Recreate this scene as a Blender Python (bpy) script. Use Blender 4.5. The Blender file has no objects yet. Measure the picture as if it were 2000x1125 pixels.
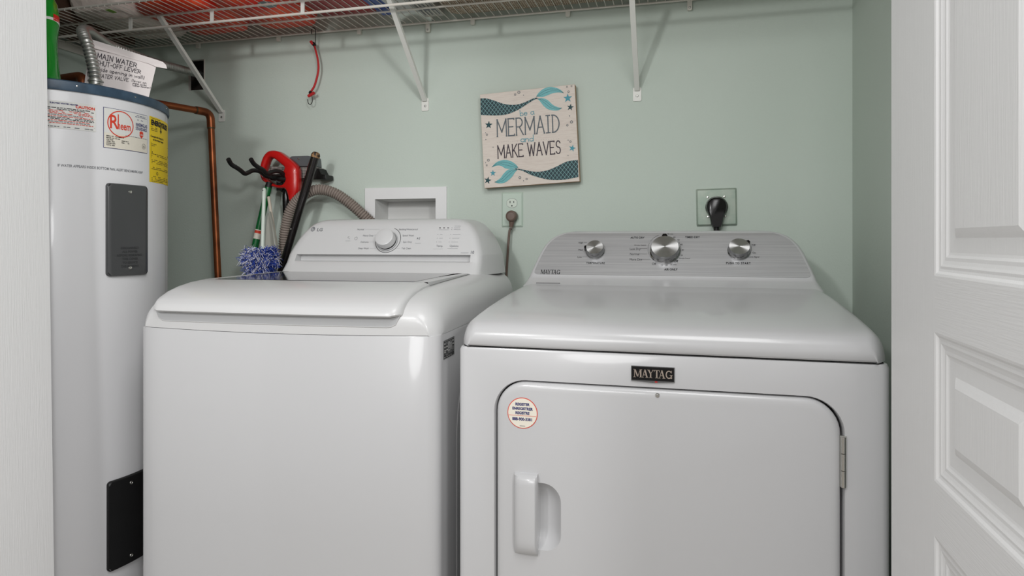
import bpy, bmesh, math, random
from mathutils import Vector, Matrix, noise
R = random.Random(7)
PI = math.pi
H = 1.08                                   # camera height above the floor
FPX, YAW, HOR = 1275.0, 0.249, 470.0       # focal length in pixels, yaw, horizon row
SY, CY = math.sin(YAW), math.cos(YAW)
col = bpy.context.scene.collection
scene = bpy.context.scene

# ------------------------------------------------------------------ camera
cam = bpy.data.cameras.new('camera'); camo = bpy.data.objects.new('camera', cam); col.objects.link(camo)
camo.location = (0, 0, H); camo.rotation_euler = (PI / 2, 0, YAW)
cam.sensor_width = 36; cam.lens = 36 * FPX / 2000; cam.shift_y = -(562.5 - HOR) / 2000
cam.clip_start = .02
scene.camera = camo
# ------------------------------------------------------------------ world, lights, exposure
wd = bpy.data.worlds.new('world'); scene.world = wd; wd.use_nodes = True
wd.node_tree.nodes['Background'].inputs[0].default_value = (1, .985, .965, 1)
wd.node_tree.nodes['Background'].inputs[1].default_value = .37
def area(name, loc, aim, size, power, color=(1, 1, 1)):
    l = bpy.data.lights.new(name, 'AREA'); l.shape = 'DISK'; l.size = size; l.energy = power; l.color = color
    o = bpy.data.objects.new(name, l); col.objects.link(o); o.location = loc
    o.rotation_euler = (Vector(aim) - Vector(loc)).to_track_quat('-Z', 'Y').to_euler()
    return o
area('left_lamp_light', (-.85, -.55, 1.90), (-.4, 1.9, 1.2), .14, 12)
area('top_fill_light', (.15, .1, 2.38), (-.2, 1.5, .9), .9, 18)  # added soft downlight to brighten the appliance tops, no known fixture
area('right_lamp_light', (1.35, -1.3, 1.95), (-.6, 1.9, 1.3), .35, 25)
area('rear_fill_light', (-.75, -2.6, 1.85), (-.4, 1.9, 1.3), 1.0, 27)  # added broad fill from behind the camera, no window known there
scene.view_settings.view_transform = 'Standard'; scene.view_settings.look = 'None'
scene.view_settings.gamma = 1; scene.view_settings.use_curve_mapping = False
scene.view_settings.exposure = -0.16

# ------------------------------------------------------------------ helpers: pixels of the photo into places
def ray(px):
    t = (px - 1000) / FPX
    return CY * t - SY, SY * t + CY        # X, Y per unit of depth
def onY(px, py, Y):                        # point on the plane Y = const
    rx, ry = ray(px); d = Y / ry
    return Vector((rx * d, Y, H + (HOR - py) / FPX * d))
def onZ(px, py, z):                        # point on the plane z = const (absolute)
    d = (z - H) * FPX / (HOR - py); rx, ry = ray(px)
    return Vector((rx * d, ry * d, z))
def onD(px, py, d):
    rx, ry = ray(px)
    return Vector((rx * d, ry * d, H + (HOR - py) / FPX * d))

# ------------------------------------------------------------------ materials
MATS = {}
def lin(c):
    return tuple((x / 12.92 if x <= .04045 else ((x + .055) / 1.055) ** 2.4) for x in c)
def mat(name, rgb, rough=.5, metal=0, coat=0, spec=.5, bump=None, trans=0, ior=1.45, var=None):
    """rgb is sRGB 0-255. bump=(scale xyz, strength, distance); var=(scale xyz, rgb2, lo, hi)"""
    if name in MATS: return MATS[name]
    m = bpy.data.materials.new(name); m.use_nodes = True; nt = m.node_tree; b = nt.nodes['Principled BSDF']
    c = lin([x / 255 for x in rgb]) + (1,)
    b.inputs['Base Color'].default_value = c; b.inputs['Roughness'].default_value = rough
    b.inputs['Metallic'].default_value = metal; b.inputs['Coat Weight'].default_value = coat
    b.inputs['Coat Roughness'].default_value = .08
    b.inputs['Specular IOR Level'].default_value = spec; b.inputs['IOR'].default_value = ior
    b.inputs['Transmission Weight'].default_value = trans
    m.diffuse_color = c
    tc = None
    def noise_tex(scale, detail=3):
        nonlocal tc
        if tc is None: tc = nt.nodes.new('ShaderNodeTexCoord')
        mp = nt.nodes.new('ShaderNodeMapping'); mp.inputs['Scale'].default_value = scale
        nt.links.new(tc.outputs['Object'], mp.inputs['Vector'])
        n = nt.nodes.new('ShaderNodeTexNoise'); n.inputs['Scale'].default_value = 1; n.inputs['Detail'].default_value = detail
        nt.links.new(mp.outputs[0], n.inputs['Vector']); return n
    if bump:
        n = noise_tex(bump[0]); bp = nt.nodes.new('ShaderNodeBump')
        bp.inputs['Strength'].default_value = bump[1]; bp.inputs['Distance'].default_value = bump[2]
        nt.links.new(n.outputs['Fac'], bp.inputs['Height']); nt.links.new(bp.outputs[0], b.inputs['Normal'])
    if var:
        n = noise_tex(var[0], 4); mr = nt.nodes.new('ShaderNodeMapRange')
        mr.inputs['From Min'].default_value = var[2]; mr.inputs['From Max'].default_value = var[3]
        mx = nt.nodes.new('ShaderNodeMix'); mx.data_type = 'RGBA'
        mx.inputs[6].default_value = c; mx.inputs[7].default_value = lin([x / 255 for x in var[1]]) + (1,)
        nt.links.new(n.outputs['Fac'], mr.inputs[0]); nt.links.new(mr.outputs[0], mx.inputs[0])
        nt.links.new(mx.outputs[2], b.inputs['Base Color'])
    MATS[name] = m; return m

M_wall = mat('sage_wall_paint', (199, 209, 200), .75, spec=.25, bump=((170, 170, 170), .35, .0012), var=((1.2, 1.2, 1.2), (195, 206, 196), .35, .65))
M_ceil = mat('ceiling_paint', (225, 225, 222), .9)
M_floor = mat('floor_tile', (176, 170, 160), .5, var=((6, 6, 6), (160, 152, 142), .4, .6))
M_trim = mat('white_door_paint', (232, 232, 232), .45, bump=((520, 520, 14), .34, .0009))
M_rail = mat('white_door_paint_cross_grain', (232, 232, 232), .45, bump=((520, 14, 520), .34, .0009))
M_field = mat('white_door_paint_field', (232, 232, 232), .5, bump=((420, 420, 16), .3, .0009))
M_white = mat('white_enamel', (190, 190, 191), .28, coat=.35)
M_wplas = mat('white_plastic', (203, 203, 203), .32, coat=.15)
M_gap = mat('dark_gap', (40, 40, 40), .8)
M_heat = mat('heater_enamel', (218, 218, 220), .34, coat=.1, bump=((3, 3, 1.2), .2, .004))
M_blue = mat('blue_grey_rim', (62, 84, 104), .42, var=((30, 30, 30), (50, 70, 88), .4, .6))
M_pan1 = mat('grey_panel_paint', (72, 73, 74), .28, bump=((10, 10, 3), .3, .004))
M_pan2 = mat('black_panel_paint', (26, 26, 27), .4)
M_chrome = mat('bright_screw_metal', (205, 203, 198), .25, 1)
M_steel = mat('galvanised_steel', (178, 178, 174), .42, .85)
M_dsteel = mat('dark_flexible_steel', (92, 92, 90), .42, .8)
M_copper = mat('aged_copper', (158, 92, 56), .38, .75, var=((12, 12, 12), (118, 66, 40), .4, .62))
M_solder = mat('solder_stain', (88, 78, 58), .5, .6)
M_black = mat('black_rubber', (22, 21, 21), .5)
M_gloss = mat('black_gloss_plastic', (12, 10, 10), .22)
M_ink = mat('black_ink', (34, 34, 36), .7)
M_gink = mat('grey_ink', (112, 114, 118), .7)
M_lgink = mat('light_grey_ink', (165, 166, 168), .7)
M_orange = mat('orange_red_ink', (208, 62, 40), .6)
M_navy = mat('navy_ink', (44, 48, 104), .6)
M_cream = mat('cream_label', (222, 216, 202), .55)
M_lab = mat('pale_label', (218, 218, 214), .5)
M_yel = mat('yellow_label', (238, 206, 22), .5)
M_wire = mat('white_vinyl_wire', (222, 217, 208), .42)
M_brace = mat('white_brace_paint', (226, 226, 220), .4)
M_paper = mat('white_card', (222, 214, 212), .8)
M_green = mat('green_soap', (22, 150, 42), .12, trans=.25, coat=.4)
M_green2 = mat('green_pole_paint', (16, 98, 48), .3)
M_red = mat('red_plastic', (196, 24, 22), .3, coat=.2)
M_cord = mat('red_elastic_cord', (186, 36, 38), .6, bump=((900, 900, 900), .5, .001))
M_hose = mat('grey_ribbed_hose', (142, 130, 122), .55)
M_wood = mat('pale_wood', (206, 196, 180), .6)
M_worn = mat('worn_wood_tip', (158, 122, 84), .6, var=((60, 60, 60), (30, 26, 24), .45, .55))
M_pole = mat('black_pole_lacquer', (24, 20, 20), .2, coat=.4, var=((300, 300, 30), (92, 62, 44), .72, .8))
M_brown = mat('brown_cord_plastic', (108, 90, 80), .45)
M_inlay = mat('brushed_steel_inlay', (188, 188, 190), .34, .5, bump=((5, 300, 520), .3, .0004), var=((4, 200, 380), (201, 201, 202), .4, .62))
M_knob = mat('turned_aluminium', (176, 176, 176), .24, 1)
M_knobs = mat('knob_side_chrome', (150, 150, 150), .18, 1)
M_glass = mat('smoked_lid_glass', (52, 54, 56), .06, spec=.8)
M_plate = mat('sage_plate_paint', (190, 206, 193), .4)
M_recep = mat('pale_receptacle', (206, 216, 204), .4)
M_splate = mat('painted_steel_plate', (150, 165, 152), .35, .35, var=((25, 25, 25), (164, 174, 162), .4, .6))
M_signw = mat('whitewashed_board', (222, 212, 202), .75, var=((40, 40, 500), (214, 202, 192), .45, .65))
M_signe = mat('bare_wood_edge', (178, 150, 124), .7)
M_teal = mat('dark_teal_paint', (22, 66, 72), .6)
M_aqua = mat('aqua_glitter_paint', (98, 172, 176), .45, var=((700, 700, 700), (160, 214, 214), .6, .75))
M_aqua2 = mat('aqua_star_paint', (72, 150, 166), .6)
M_gtxt = mat('slate_lettering', (98, 106, 112), .7)
M_dtxt = mat('charcoal_lettering', (66, 58, 66), .7)
M_inner = mat('outlet_box_plastic', (212, 212, 210), .45)
M_boxw = mat('outlet_frame_plastic', (228, 228, 228), .4)
M_card = mat('dark_brown_cardboard', (96, 70, 56), .8)
M_bagw = mat('white_film_bag', (236, 222, 214), .4, bump=((26, 26, 26), .8, .01))
M_bago = mat('orange_red_film_bag', (238, 84, 46), .35, bump=((22, 22, 22), .7, .01), var=((7, 7, 7), (214, 52, 38), .45, .6))
M_bagr = mat('dark_red_film_bag', (158, 34, 42), .4, bump=((24, 24, 24), .6, .01))
M_bagb = mat('blue_film', (26, 66, 150), .35)
M_bagk = mat('grey_board', (128, 122, 116), .8)
M_lime = mat('lime_print', (128, 176, 52), .5)

def weave_mat():
    m = bpy.data.materials.new('woven_seagrass'); m.use_nodes = True; nt = m.node_tree; b = nt.nodes['Principled BSDF']
    b.inputs['Roughness'].default_value = .85
    tc = nt.nodes.new('ShaderNodeTexCoord')
    outs = []
    for rot, sc in ((0.0, 46), (PI / 2, 30)):
        mp = nt.nodes.new('ShaderNodeMapping'); mp.inputs['Rotation'].default_value = (0, 0, rot)
        nt.links.new(tc.outputs['Object'], mp.inputs[0])
        w = nt.nodes.new('ShaderNodeTexWave'); w.inputs['Scale'].default_value = sc; w.inputs['Distortion'].default_value = 2.5
        w.inputs['Detail'].default_value = 2; w.inputs['Detail Scale'].default_value = 3
        nt.links.new(mp.outputs[0], w.inputs['Vector']); outs.append(w.outputs['Fac'])
    mu = nt.nodes.new('ShaderNodeMath'); mu.operation = 'MULTIPLY'; nt.links.new(outs[0], mu.inputs[0]); nt.links.new(outs[1], mu.inputs[1])
    r = nt.nodes.new('ShaderNodeValToRGB')
    r.color_ramp.elements[0].color = lin((.52, .43, .35)) + (1,); r.color_ramp.elements[1].color = lin((.88, .82, .75)) + (1,)
    r.color_ramp.elements[1].position = .5
    nt.links.new(mu.outputs[0], r.inputs[0]); nt.links.new(r.outputs[0], b.inputs['Base Color'])
    bp = nt.nodes.new('ShaderNodeBump'); bp.inputs['Distance'].default_value = .004; bp.inputs['Strength'].default_value = .8
    nt.links.new(mu.outputs[0], bp.inputs['Height']); nt.links.new(bp.outputs[0], b.inputs['Normal'])
    return m
M_weave = weave_mat()

def scale_mat():                            # fish-scale pattern of the painted tail: rows of arcs
    m = bpy.data.materials.new('painted_scales'); m.use_nodes = True; nt = m.node_tree; b = nt.nodes['Principled BSDF']
    b.inputs['Roughness'].default_value = .6
    tc = nt.nodes.new('ShaderNodeTexCoord'); mp = nt.nodes.new('ShaderNodeMapping'); mp.inputs['Scale'].default_value = (92, 1, 74)
    nt.links.new(tc.outputs['Object'], mp.inputs[0]); sp = nt.nodes.new('ShaderNodeSeparateXYZ'); nt.links.new(mp.outputs[0], sp.inputs[0])
    def ma(op, a, bb=None):
        n = nt.nodes.new('ShaderNodeMath'); n.operation = op
        for i, v in enumerate((a, bb)):
            if v is None: continue
            if isinstance(v, (int, float)): n.inputs[i].default_value = v
            else: nt.links.new(v, n.inputs[i])
        return n.outputs[0]
    x, z = sp.outputs[0], sp.outputs[2]
    a1 = ma('ABSOLUTE', ma('SINE', ma('MULTIPLY', ma('ADD', x, z), PI / 1.1)))
    a2 = ma('ABSOLUTE', ma('SINE', ma('MULTIPLY', ma('SUBTRACT', x, z), PI / 1.1)))
    mn = ma('MINIMUM', a1, a2); th = ma('LESS_THAN', mn, .17)
    mx = nt.nodes.new('ShaderNodeMix'); mx.data_type = 'RGBA'
    mx.inputs[6].default_value = lin((.07, .2, .23)) + (1,); mx.inputs[7].default_value = lin((.5, .68, .68)) + (1,)
    nt.links.new(th, mx.inputs[0]); nt.links.new(mx.outputs[2], b.inputs['Base Color'])
    return m
M_scales = scale_mat()

# ------------------------------------------------------------------ mesh builder
def lerp(a, b, t): return a + (b - a) * t
class MB:
    def __init__(s): s.v = []; s.f = []; s.fm = []; s.m = []
    def mi(s, m):
        if m not in s.m: s.m.append(m)
        return s.m.index(m)
    def add(s, vs, fs, m):
        o = len(s.v); s.v += [tuple(v) for v in vs]; k = s.mi(m)
        for f in fs: s.f.append([i + o for i in f]); s.fm.append(k)
    def box(s, lo, hi, m):
        x0, y0, z0 = lo; x1, y1, z1 = hi
        s.add([(x0, y0, z0), (x1, y0, z0), (x1, y1, z0), (x0, y1, z0), (x0, y0, z1), (x1, y0, z1), (x1, y1, z1), (x0, y1, z1)],
              [(0, 3, 2, 1), (4, 5, 6, 7), (0, 1, 5, 4), (1, 2, 6, 5), (2, 3, 7, 6), (3, 0, 4, 7)], m)
    def tube(s, pts, r, m, seg=12, cap=True):
        pts = [Vector(p) for p in pts]; n = len(pts)
        rr = r if isinstance(r, (list, tuple)) else [r] * n
        vs = []; up = None
        for i, p in enumerate(pts):
            t = (pts[min(i + 1, n - 1)] - pts[max(i - 1, 0)])
            t = t.normalized() if t.length > 1e-9 else Vector((0, 0, 1))
            if up is None:
                up = t.orthogonal().normalized()
            up = (up - t * up.dot(t))
            up = up.normalized() if up.length > 1e-6 else t.orthogonal().normalized()
            w = t.cross(up)
            for k in range(seg):
                a = 2 * PI * k / seg; vs.append(p + (up * math.cos(a) + w * math.sin(a)) * rr[i])
        fs = [(i * seg + k, i * seg + (k + 1) % seg, (i + 1) * seg + (k + 1) % seg, (i + 1) * seg + k) for i in range(n - 1) for k in range(seg)]
        if cap: fs += [tuple(range(seg))[::-1], tuple(range((n - 1) * seg, n * seg))]
        s.add(vs, fs, m)
    def grid(s, rows, m, closed=False):
        nr, nc = len(rows), len(rows[0])
        vs = [p for r in rows for p in r]
        fs = [(i * nc + j, i * nc + (j + 1) % nc, (i + 1) * nc + (j + 1) % nc, (i + 1) * nc + j) for i in range(nr - 1) for j in range(nc if closed else nc - 1)]
        s.add(vs, fs, m)
    def lathe(s, prof, m, origin=(0, 0, 0), axis=(0, 0, 1), seg=32):
        ax = Vector(axis).normalized(); a = ax.orthogonal().normalized(); b = ax.cross(a); o = Vector(origin)
        rows = [[o + ax * h + (a * math.cos(2 * PI * k / seg) + b * math.sin(2 * PI * k / seg)) * r for k in range(seg)] for r, h in prof]
        s.grid(rows, m, True)
    def plate(s, loop, back, m, mapf=None):
        """loop of 2D points facing -y; mapf(x, z, depth) -> 3D; extruded by back"""
        mapf = mapf or (lambda x, z, d: (x, d, z))
        n = len(loop)
        vs = [mapf(x, z, 0) for x, z in loop] + [mapf(x, z, back) for x, z in loop]
        s.add(vs, [tuple(range(n)), tuple(range(2 * n - 1, n - 1, -1))] + [(i, i + n, (i + 1) % n + n, (i + 1) % n) for i in range(n)], m)
    def flat(s, loop, m, mapf):
        s.add([mapf(x, z) for x, z in loop], [tuple(range(len(loop)))], m)
    def ring(s, lo, li, m, mapf):
        n = len(lo); s.add([mapf(*p) for p in lo] + [mapf(*p) for p in li], [(i, (i + 1) % n, n + (i + 1) % n, n + i) for i in range(n)], m)
    def text(s, txt, size, m, mapf, x=0, y=0, align='LEFT', bold=0, sx=1, space=1, shear=0):
        cu = bpy.data.curves.new('t', 'FONT'); cu.body = txt; cu.size = size; cu.align_x = align; cu.offset = bold
        cu.space_character = space; cu.resolution_u = 3; cu.shear = shear
        ob = bpy.data.objects.new('t', cu); col.objects.link(ob)
        me = bpy.data.meshes.new_from_object(ob)
        vs = [mapf(x + v.co.x * sx, y + v.co.y) for v in me.vertices]; fs = [tuple(p.vertices) for p in me.polygons]
        s.add(vs, fs, m)
        bpy.data.objects.remove(ob); bpy.data.curves.remove(cu); bpy.data.meshes.remove(me)
    def ribbon(s, pts, w, m, mapf, dots=True, lv=0):
        P = [p for i, p in enumerate(pts) if i == 0 or math.hypot(p[0] - pts[i - 1][0], p[1] - pts[i - 1][1]) > 1e-7]
        if len(P) < 2: return
        closed = math.hypot(P[0][0] - P[-1][0], P[0][1] - P[-1][1]) < 1e-6
        if dots and not closed:                  # extend the free ends by half the pen width
            for a, b in ((0, 1), (-1, -2)):
                dx, dy = P[a][0] - P[b][0], P[a][1] - P[b][1]; L = math.hypot(dx, dy); P[a] = (P[a][0] + dx / L * w * .45, P[a][1] + dy / L * w * .45)
        n = len(P); L_, R_ = [], []
        def unit(a, b):
            dx, dy = b[0] - a[0], b[1] - a[1]; q = math.hypot(dx, dy); return dx / q, dy / q
        for i, p in enumerate(P):
            a = unit(P[i - 1], p) if i else (unit(P[-2], P[-1]) if closed else None)
            b = unit(p, P[i + 1]) if i < n - 1 else (unit(P[0], P[1]) if closed else None)
            a = a or b; b = b or a
            tx, ty = a[0] + b[0], a[1] + b[1]; q = math.hypot(tx, ty)
            if q < .3: tx, ty, q = b[0], b[1], 1
            tx, ty = tx / q, ty / q; k = w / 2 / max(.5, tx * a[0] + ty * a[1])
            L_.append((p[0] - ty * k, p[1] + tx * k)); R_.append((p[0] + ty * k, p[1] - tx * k))
        def up(x, y):
            v = Vector(mapf(x, y))
            if lv:
                e = 1e-3; nn = (Vector(mapf(x + e, y)) - v).cross(Vector(mapf(x, y + e)) - v).normalized(); v = v + nn * lv
            return tuple(v)
        s.add([up(*p) for p in L_] + [up(*p) for p in R_], [(i, n + i, n + i + 1, i + 1) for i in range(n - 1)], m)
    def strokes(s, txt, h, w, m, mapf, x=0, y=0, sx=1, gap=.18, jit=0, serif=0):
        for ch in txt:
            if ch == ' ': x += h * .38 * sx; continue
            g = GL.get(ch) or GL.get(ch.upper())
            if g is None: continue
            gw, st = g
            seen = set()
            for ki, pl in enumerate(st):
                p = [(x + (a + (R.random() - .5) * jit) * h * sx, y + (b + (R.random() - .5) * jit) * h) for a, b in pl]
                s.ribbon(p, w, m, mapf, True, ki * 8e-5)
                if serif and len(p) == 2:
                    for (a, b), q in ((p[0], pl[0]), (p[1], pl[1])):
                        if q[1] in (0, 1) and q not in seen and abs(pl[0][1] - pl[1][1]) > .5: seen.add(q); s.ribbon([(a - serif * h, b), (a + serif * h, b)], w, m, mapf, False, 4.2e-4)
            x += (gw + gap) * h * sx
        return x
    def build(s, name, parent=None, angle=35, smooth=True, bevel=0, seg=2, weld=True):
        me = bpy.data.meshes.new(name); me.from_pydata(s.v, [], s.f)
        for m in s.m: me.materials.append(m)
        me.polygons.foreach_set('material_index', s.fm)
        if weld:
            bm = bmesh.new(); bm.from_mesh(me); bmesh.ops.remove_doubles(bm, verts=bm.verts, dist=1e-5)
            bmesh.ops.recalc_face_normals(bm, faces=bm.faces)
            bm.to_mesh(me); bm.free()
        if smooth:
            me.shade_smooth(); me.set_sharp_from_angle(angle=math.radians(angle))
        o = bpy.data.objects.new(name, me); col.objects.link(o)
        if parent: o.parent = parent
        if bevel:
            b = o.modifiers.new('bevel', 'BEVEL'); b.width = bevel; b.segments = seg; b.limit_method = 'ANGLE'; b.harden_normals = False
        return o
def arc(cx, cy, rx, ry, a0, a1, n):
    return [(cx + rx * math.cos(math.radians(lerp(a0, a1, i / n))), cy + ry * math.sin(math.radians(lerp(a0, a1, i / n)))) for i in range(n + 1)]
GL = {
 'A': (.62, [[(0, 0), (.31, 1)], [(.31, 1), (.62, 0)], [(.12, .36), (.5, .36)]]),
 'D': (.6, [[(.05, 0), (.05, 1)], [(0, 1)] + arc(.1, .5, .48, .5, 90, -90, 10) + [(0, 0)]]),
 'E': (.5, [[(0, 0), (0, 1)], [(0, 1), (.48, 1), (.48, .94)], [(0, .52), (.38, .52)], [(0, 0), (.5, 0), (.5, .07)]]),
 'F': (.46, [[(0, 0), (0, 1)], [(0, 1), (.46, 1)], [(0, .52), (.36, .52)]]),
 'G': (.6, [arc(.32, .5, .3, .5, 50, 340, 12) + [(.36, .4)]]),
 'H': (.56, [[(0, 0), (0, 1)], [(.56, 0), (.56, 1)], [(0, .5), (.56, .5)]]),
 'I': (.3, [[(.15, 0), (.15, 1)], [(0, 1), (.3, 1)], [(0, 0), (.3, 0)]]),
 'K': (.56, [[(0, 0), (0, 1)], [(.5, 1), (.02, .42)], [(.16, .58), (.56, 0)]]),
 'L': (.46, [[(0, 1), (0, 0)], [(0, 0), (.46, 0), (.46, .08)]]),
 'M': (.78, [[(0, 0), (.02, 1)], [(.02, 1), (.39, .25)], [(.39, .25), (.76, 1)], [(.76, 1), (.78, 0)]]),
 'N': (.58, [[(0, 0), (0, 1)], [(0, 1), (.58, 0)], [(.58, 0), (.58, 1)]]),
 'O': (.6, [arc(.3, .5, .3, .5, 0, 360, 14)]),
 'P': (.5, [[(0, 0), (0, 1)], [(0, 1)] + arc(.22, .74, .26, .26, 90, -90, 7) + [(0, .48)]]),
 'R': (.56, [[(0, 0), (0, 1)], [(0, 1)] + arc(.24, .74, .26, .26, 90, -90, 7) + [(0, .48)], [(.24, .48), (.56, 0)]]),
 'S': (.5, [arc(.26, .75, .22, .25, 20, 260, 8) + arc(.24, .26, .24, .26, 80, -160, 8)]),
 'T': (.54, [[(.27, 0), (.27, 1)], [(0, 1), (.54, 1)]]),
 'U': (.56, [[(0, 1), (0, .3)] + arc(.28, .3, .28, .3, 180, 360, 8) + [(.56, 1)]]),
 'V': (.6, [[(0, 1), (.3, 0)], [(.3, 0), (.6, 1)]]),
 'W': (.86, [[(0, 1), (.22, 0)], [(.22, 0), (.43, .85)], [(.43, .85), (.64, 0)], [(.64, 0), (.86, 1)]]),
 'Y': (.58, [[(0, 1), (.29, .5)], [(.58, 1), (.29, .5)], [(.29, .5), (.29, 0)]]),
 '-': (.34, [[(0, .45), (.34, .45)]]),
 '(': (.2, [arc(.25, .45, .22, .62, 120, 240, 7)]),
 ')': (.2, [arc(-.05, .45, .22, .62, 60, -60, 7)]),
 'a': (.46, [arc(.22, .25, .22, .25, 20, 350, 9), [(.44, .5), (.44, .1), (.5, 0)]]),
 'b': (.44, [[(0, 1), (0, 0)], arc(.22, .25, .22, .25, 180, -180, 10)]),
 'd': (.46, [arc(.22, .25, .22, .25, 20, 340, 9), [(.46, 1), (.44, 0)]]),
 'e': (.44, [[(0, .28), (.42, .28)] + arc(.22, .25, .21, .25, 10, 320, 10)]),
 'g': (.44, [arc(.22, .25, .22, .25, 20, 340, 9), [(.44, .5), (.42, -.25), (.2, -.38), (.02, -.26)]]),
 'h': (.42, [[(0, 1), (0, 0)], [(0, .3), (.2, .5), (.4, .4), (.42, 0)]]),
 'i': (.1, [[(.05, .5), (.05, 0)], [(.05, .7), (.06, .74)]]),
 'l': (.1, [[(.05, 1), (.05, 0)]]),
 'n': (.42, [[(0, .5), (0, 0)], [(0, .3), (.2, .5), (.38, .4), (.42, 0)]]),
 'o': (.42, [arc(.21, .25, .21, .25, 0, 360, 10)]),
 'p': (.42, [[(0, .5), (0, -.4)], arc(.21, .25, .21, .25, 180, -180, 10)]),
 'r': (.3, [[(0, .5), (0, 0)], [(0, .28), (.14, .48), (.3, .46)]]),
 's': (.32, [[(.3, .45), (.12, .5), (.04, .38), (.28, .18), (.2, .02), (0, .04)]]),
 't': (.3, [[(.14, .85), (.14, .05), (.28, 0)], [(0, .55), (.3, .55)]]),
 'v': (.4, [[(0, .5), (.2, 0), (.4, .5)]]),
 'w': (.56, [[(0, .5), (.14, 0), (.28, .4), (.42, 0), (.56, .5)]]),
}
def rrect(x0, z0, x1, z1, r, n=6):
    rs = r if isinstance(r, (list, tuple)) else [r] * 4
    out = []
    for (cx, cz, a), q in zip(((x1 - rs[0], z0 + rs[0], -90), (x1 - rs[1], z1 - rs[1], 0), (x0 + rs[2], z1 - rs[2], 90), (x0 + rs[3], z0 + rs[3], 180)), rs):
        out += arc(cx, cz, q, q, a, a + 90, n)
    return out
def circ(cx, cz, r, n=28, sx=1): return [(cx + sx * r * math.cos(2 * PI * k / n), cz + r * math.sin(2 * PI * k / n)) for k in range(n)]
def smoothcurve(pts, n=8):                   # Catmull-Rom
    P = [Vector(p) for p in pts]; P = [P[0] * 2 - P[1]] + P + [P[-1] * 2 - P[-2]]; out = []
    for i in range(1, len(P) - 2):
        for k in range(n):
            t = k / n; a, b, c, d = P[i - 1:i + 3]
            out.append(.5 * ((2 * b) + (c - a) * t + (2 * a - 5 * b + 4 * c - d) * t * t + (3 * b - a - 3 * c + d) * t ** 3))
    out.append(P[-2]); return out
def interp(tab, x):
    if x <= tab[0][0]: return tab[0][1]
    for (a, p), (b, q) in zip(tab, tab[1:]):
        if x <= b: return p + (q - p) * (x - a) / (b - a) if b > a else q
    return tab[-1][1]
def tag(o, label=None, cat=None, group=None, kind=None):
    if label: o['label'] = label
    if cat: o['category'] = cat
    if group: o['group'] = group
    if kind: o['kind'] = kind
    return o
def empty(name, loc=(0, 0, 0), rz=0, label=None, cat=None, group=None):
    o = bpy.data.objects.new(name, None); col.objects.link(o); o.location = loc; o.rotation_euler = (0, 0, rz); o.empty_display_size = .05
    return tag(o, label, cat, group)
def relmap(root):                            # world point -> the root's local space
    inv = (Matrix.Translation(root.location) @ root.rotation_euler.to_matrix().to_4x4()).inverted()
    return lambda p: inv @ Vector(p)
def fill_hole(outer, holes, m, mb, mapf):
    bm = bmesh.new(); es = []
    for lp in [outer] + holes:
        vs = [bm.verts.new((x, z, 0)) for x, z in lp]
        es += [bm.edges.new((vs[i], vs[(i + 1) % len(vs)])) for i in range(len(vs))]
    bmesh.ops.triangle_fill(bm, use_beauty=True, use_dissolve=False, edges=es)
    bm.verts.index_update()
    mb.add([mapf(v.co.x, v.co.y) for v in bm.verts], [tuple(v.index for v in f.verts) for f in bm.faces], m); bm.free()

# ================================================================== THE SETTING
YW, XL, XR, ZC, YF = 2.03, -2.15, .479, 2.44, 1.02
def struct(mb, name, label=None, **k):
    o = mb.build(name, **k); o['kind'] = 'structure'
    if label: o['label'] = label
    return o
hl, hr = onY(368, 177, YW), onY(398.5, 116, YW)          # dark cut-out behind the conduit
ob_l, ob_r = onY(716, 368, YW), onY(871, 368, YW)        # hole of the laundry outlet box
OBZ0, OBZ1 = ob_l.z - .205, ob_l.z - .004
mb = MB()
fill_hole([(XL, 0), (XR, 0), (XR, ZC), (XL, ZC)],
          [[(hl.x, hl.z), (hr.x, hl.z), (hr.x, hr.z), (hl.x, hr.z)], [(ob_l.x + .02, OBZ0), (ob_r.x - .02, OBZ0), (ob_r.x - .02, OBZ1 - .02), (ob_l.x + .02, OBZ1 - .02)]],
          M_wall, mb, lambda x, z: (x, YW, z))
M_gyps = mat('gypsum_edge', (205, 200, 192), .8)
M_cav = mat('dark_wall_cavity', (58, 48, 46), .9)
mb.box((XL - .1, YW + .12, -.02), (XR + .1, YW + .16, ZC + .02), M_wall)
for a, b in (((hl.x, YW, hl.z), (hr.x, YW, hl.z)), ((hr.x, YW, hl.z), (hr.x, YW, hr.z)), ((hr.x, YW, hr.z), (hl.x, YW, hr.z)), ((hl.x, YW, hr.z), (hl.x, YW, hl.z))):
    mb.add([a, b, (b[0], YW + .013, b[2]), (a[0], YW + .013, a[2])], [(0, 1, 2, 3)], M_gyps)
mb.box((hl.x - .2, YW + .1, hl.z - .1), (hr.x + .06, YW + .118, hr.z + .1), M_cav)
mb.box((hr.x, YW - .0015, hl.z + .02), (hr.x + .004, YW + .001, hr.z), M_gyps)
struct(mb, 'wall_back', smooth=False)
mb = MB(); mb.box((XL - .1, .90, 0), (XL, YW, ZC), M_wall); struct(mb, 'wall_left', smooth=False)
mb = MB(); mb.box((XR, .90, 0), (XR + .1, YW, ZC), M_wall); struct(mb, 'wall_right', smooth=False)
mb = MB(); mb.box((XL - .1, YF - .12, 0), (-1.37, YF, ZC), M_ceil); mb.box((.40, YF - .12, 0), (XR + .6, YF, ZC), M_ceil)
mb.box((-1.37, YF - .12, 2.06), (.40, YF, ZC), M_ceil); struct(mb, 'wall_front', smooth=False)
mb = MB(); mb.box((XL - .1, YF - .12, ZC), (XR + .1, YW + .16, ZC + .05), M_ceil); struct(mb, 'ceiling', smooth=False)
mb = MB(); mb.box((XL - .8, -1.6, -.05), (XR + 1.0, YW + .16, 0), M_floor); struct(mb, 'floor', smooth=False)

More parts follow.
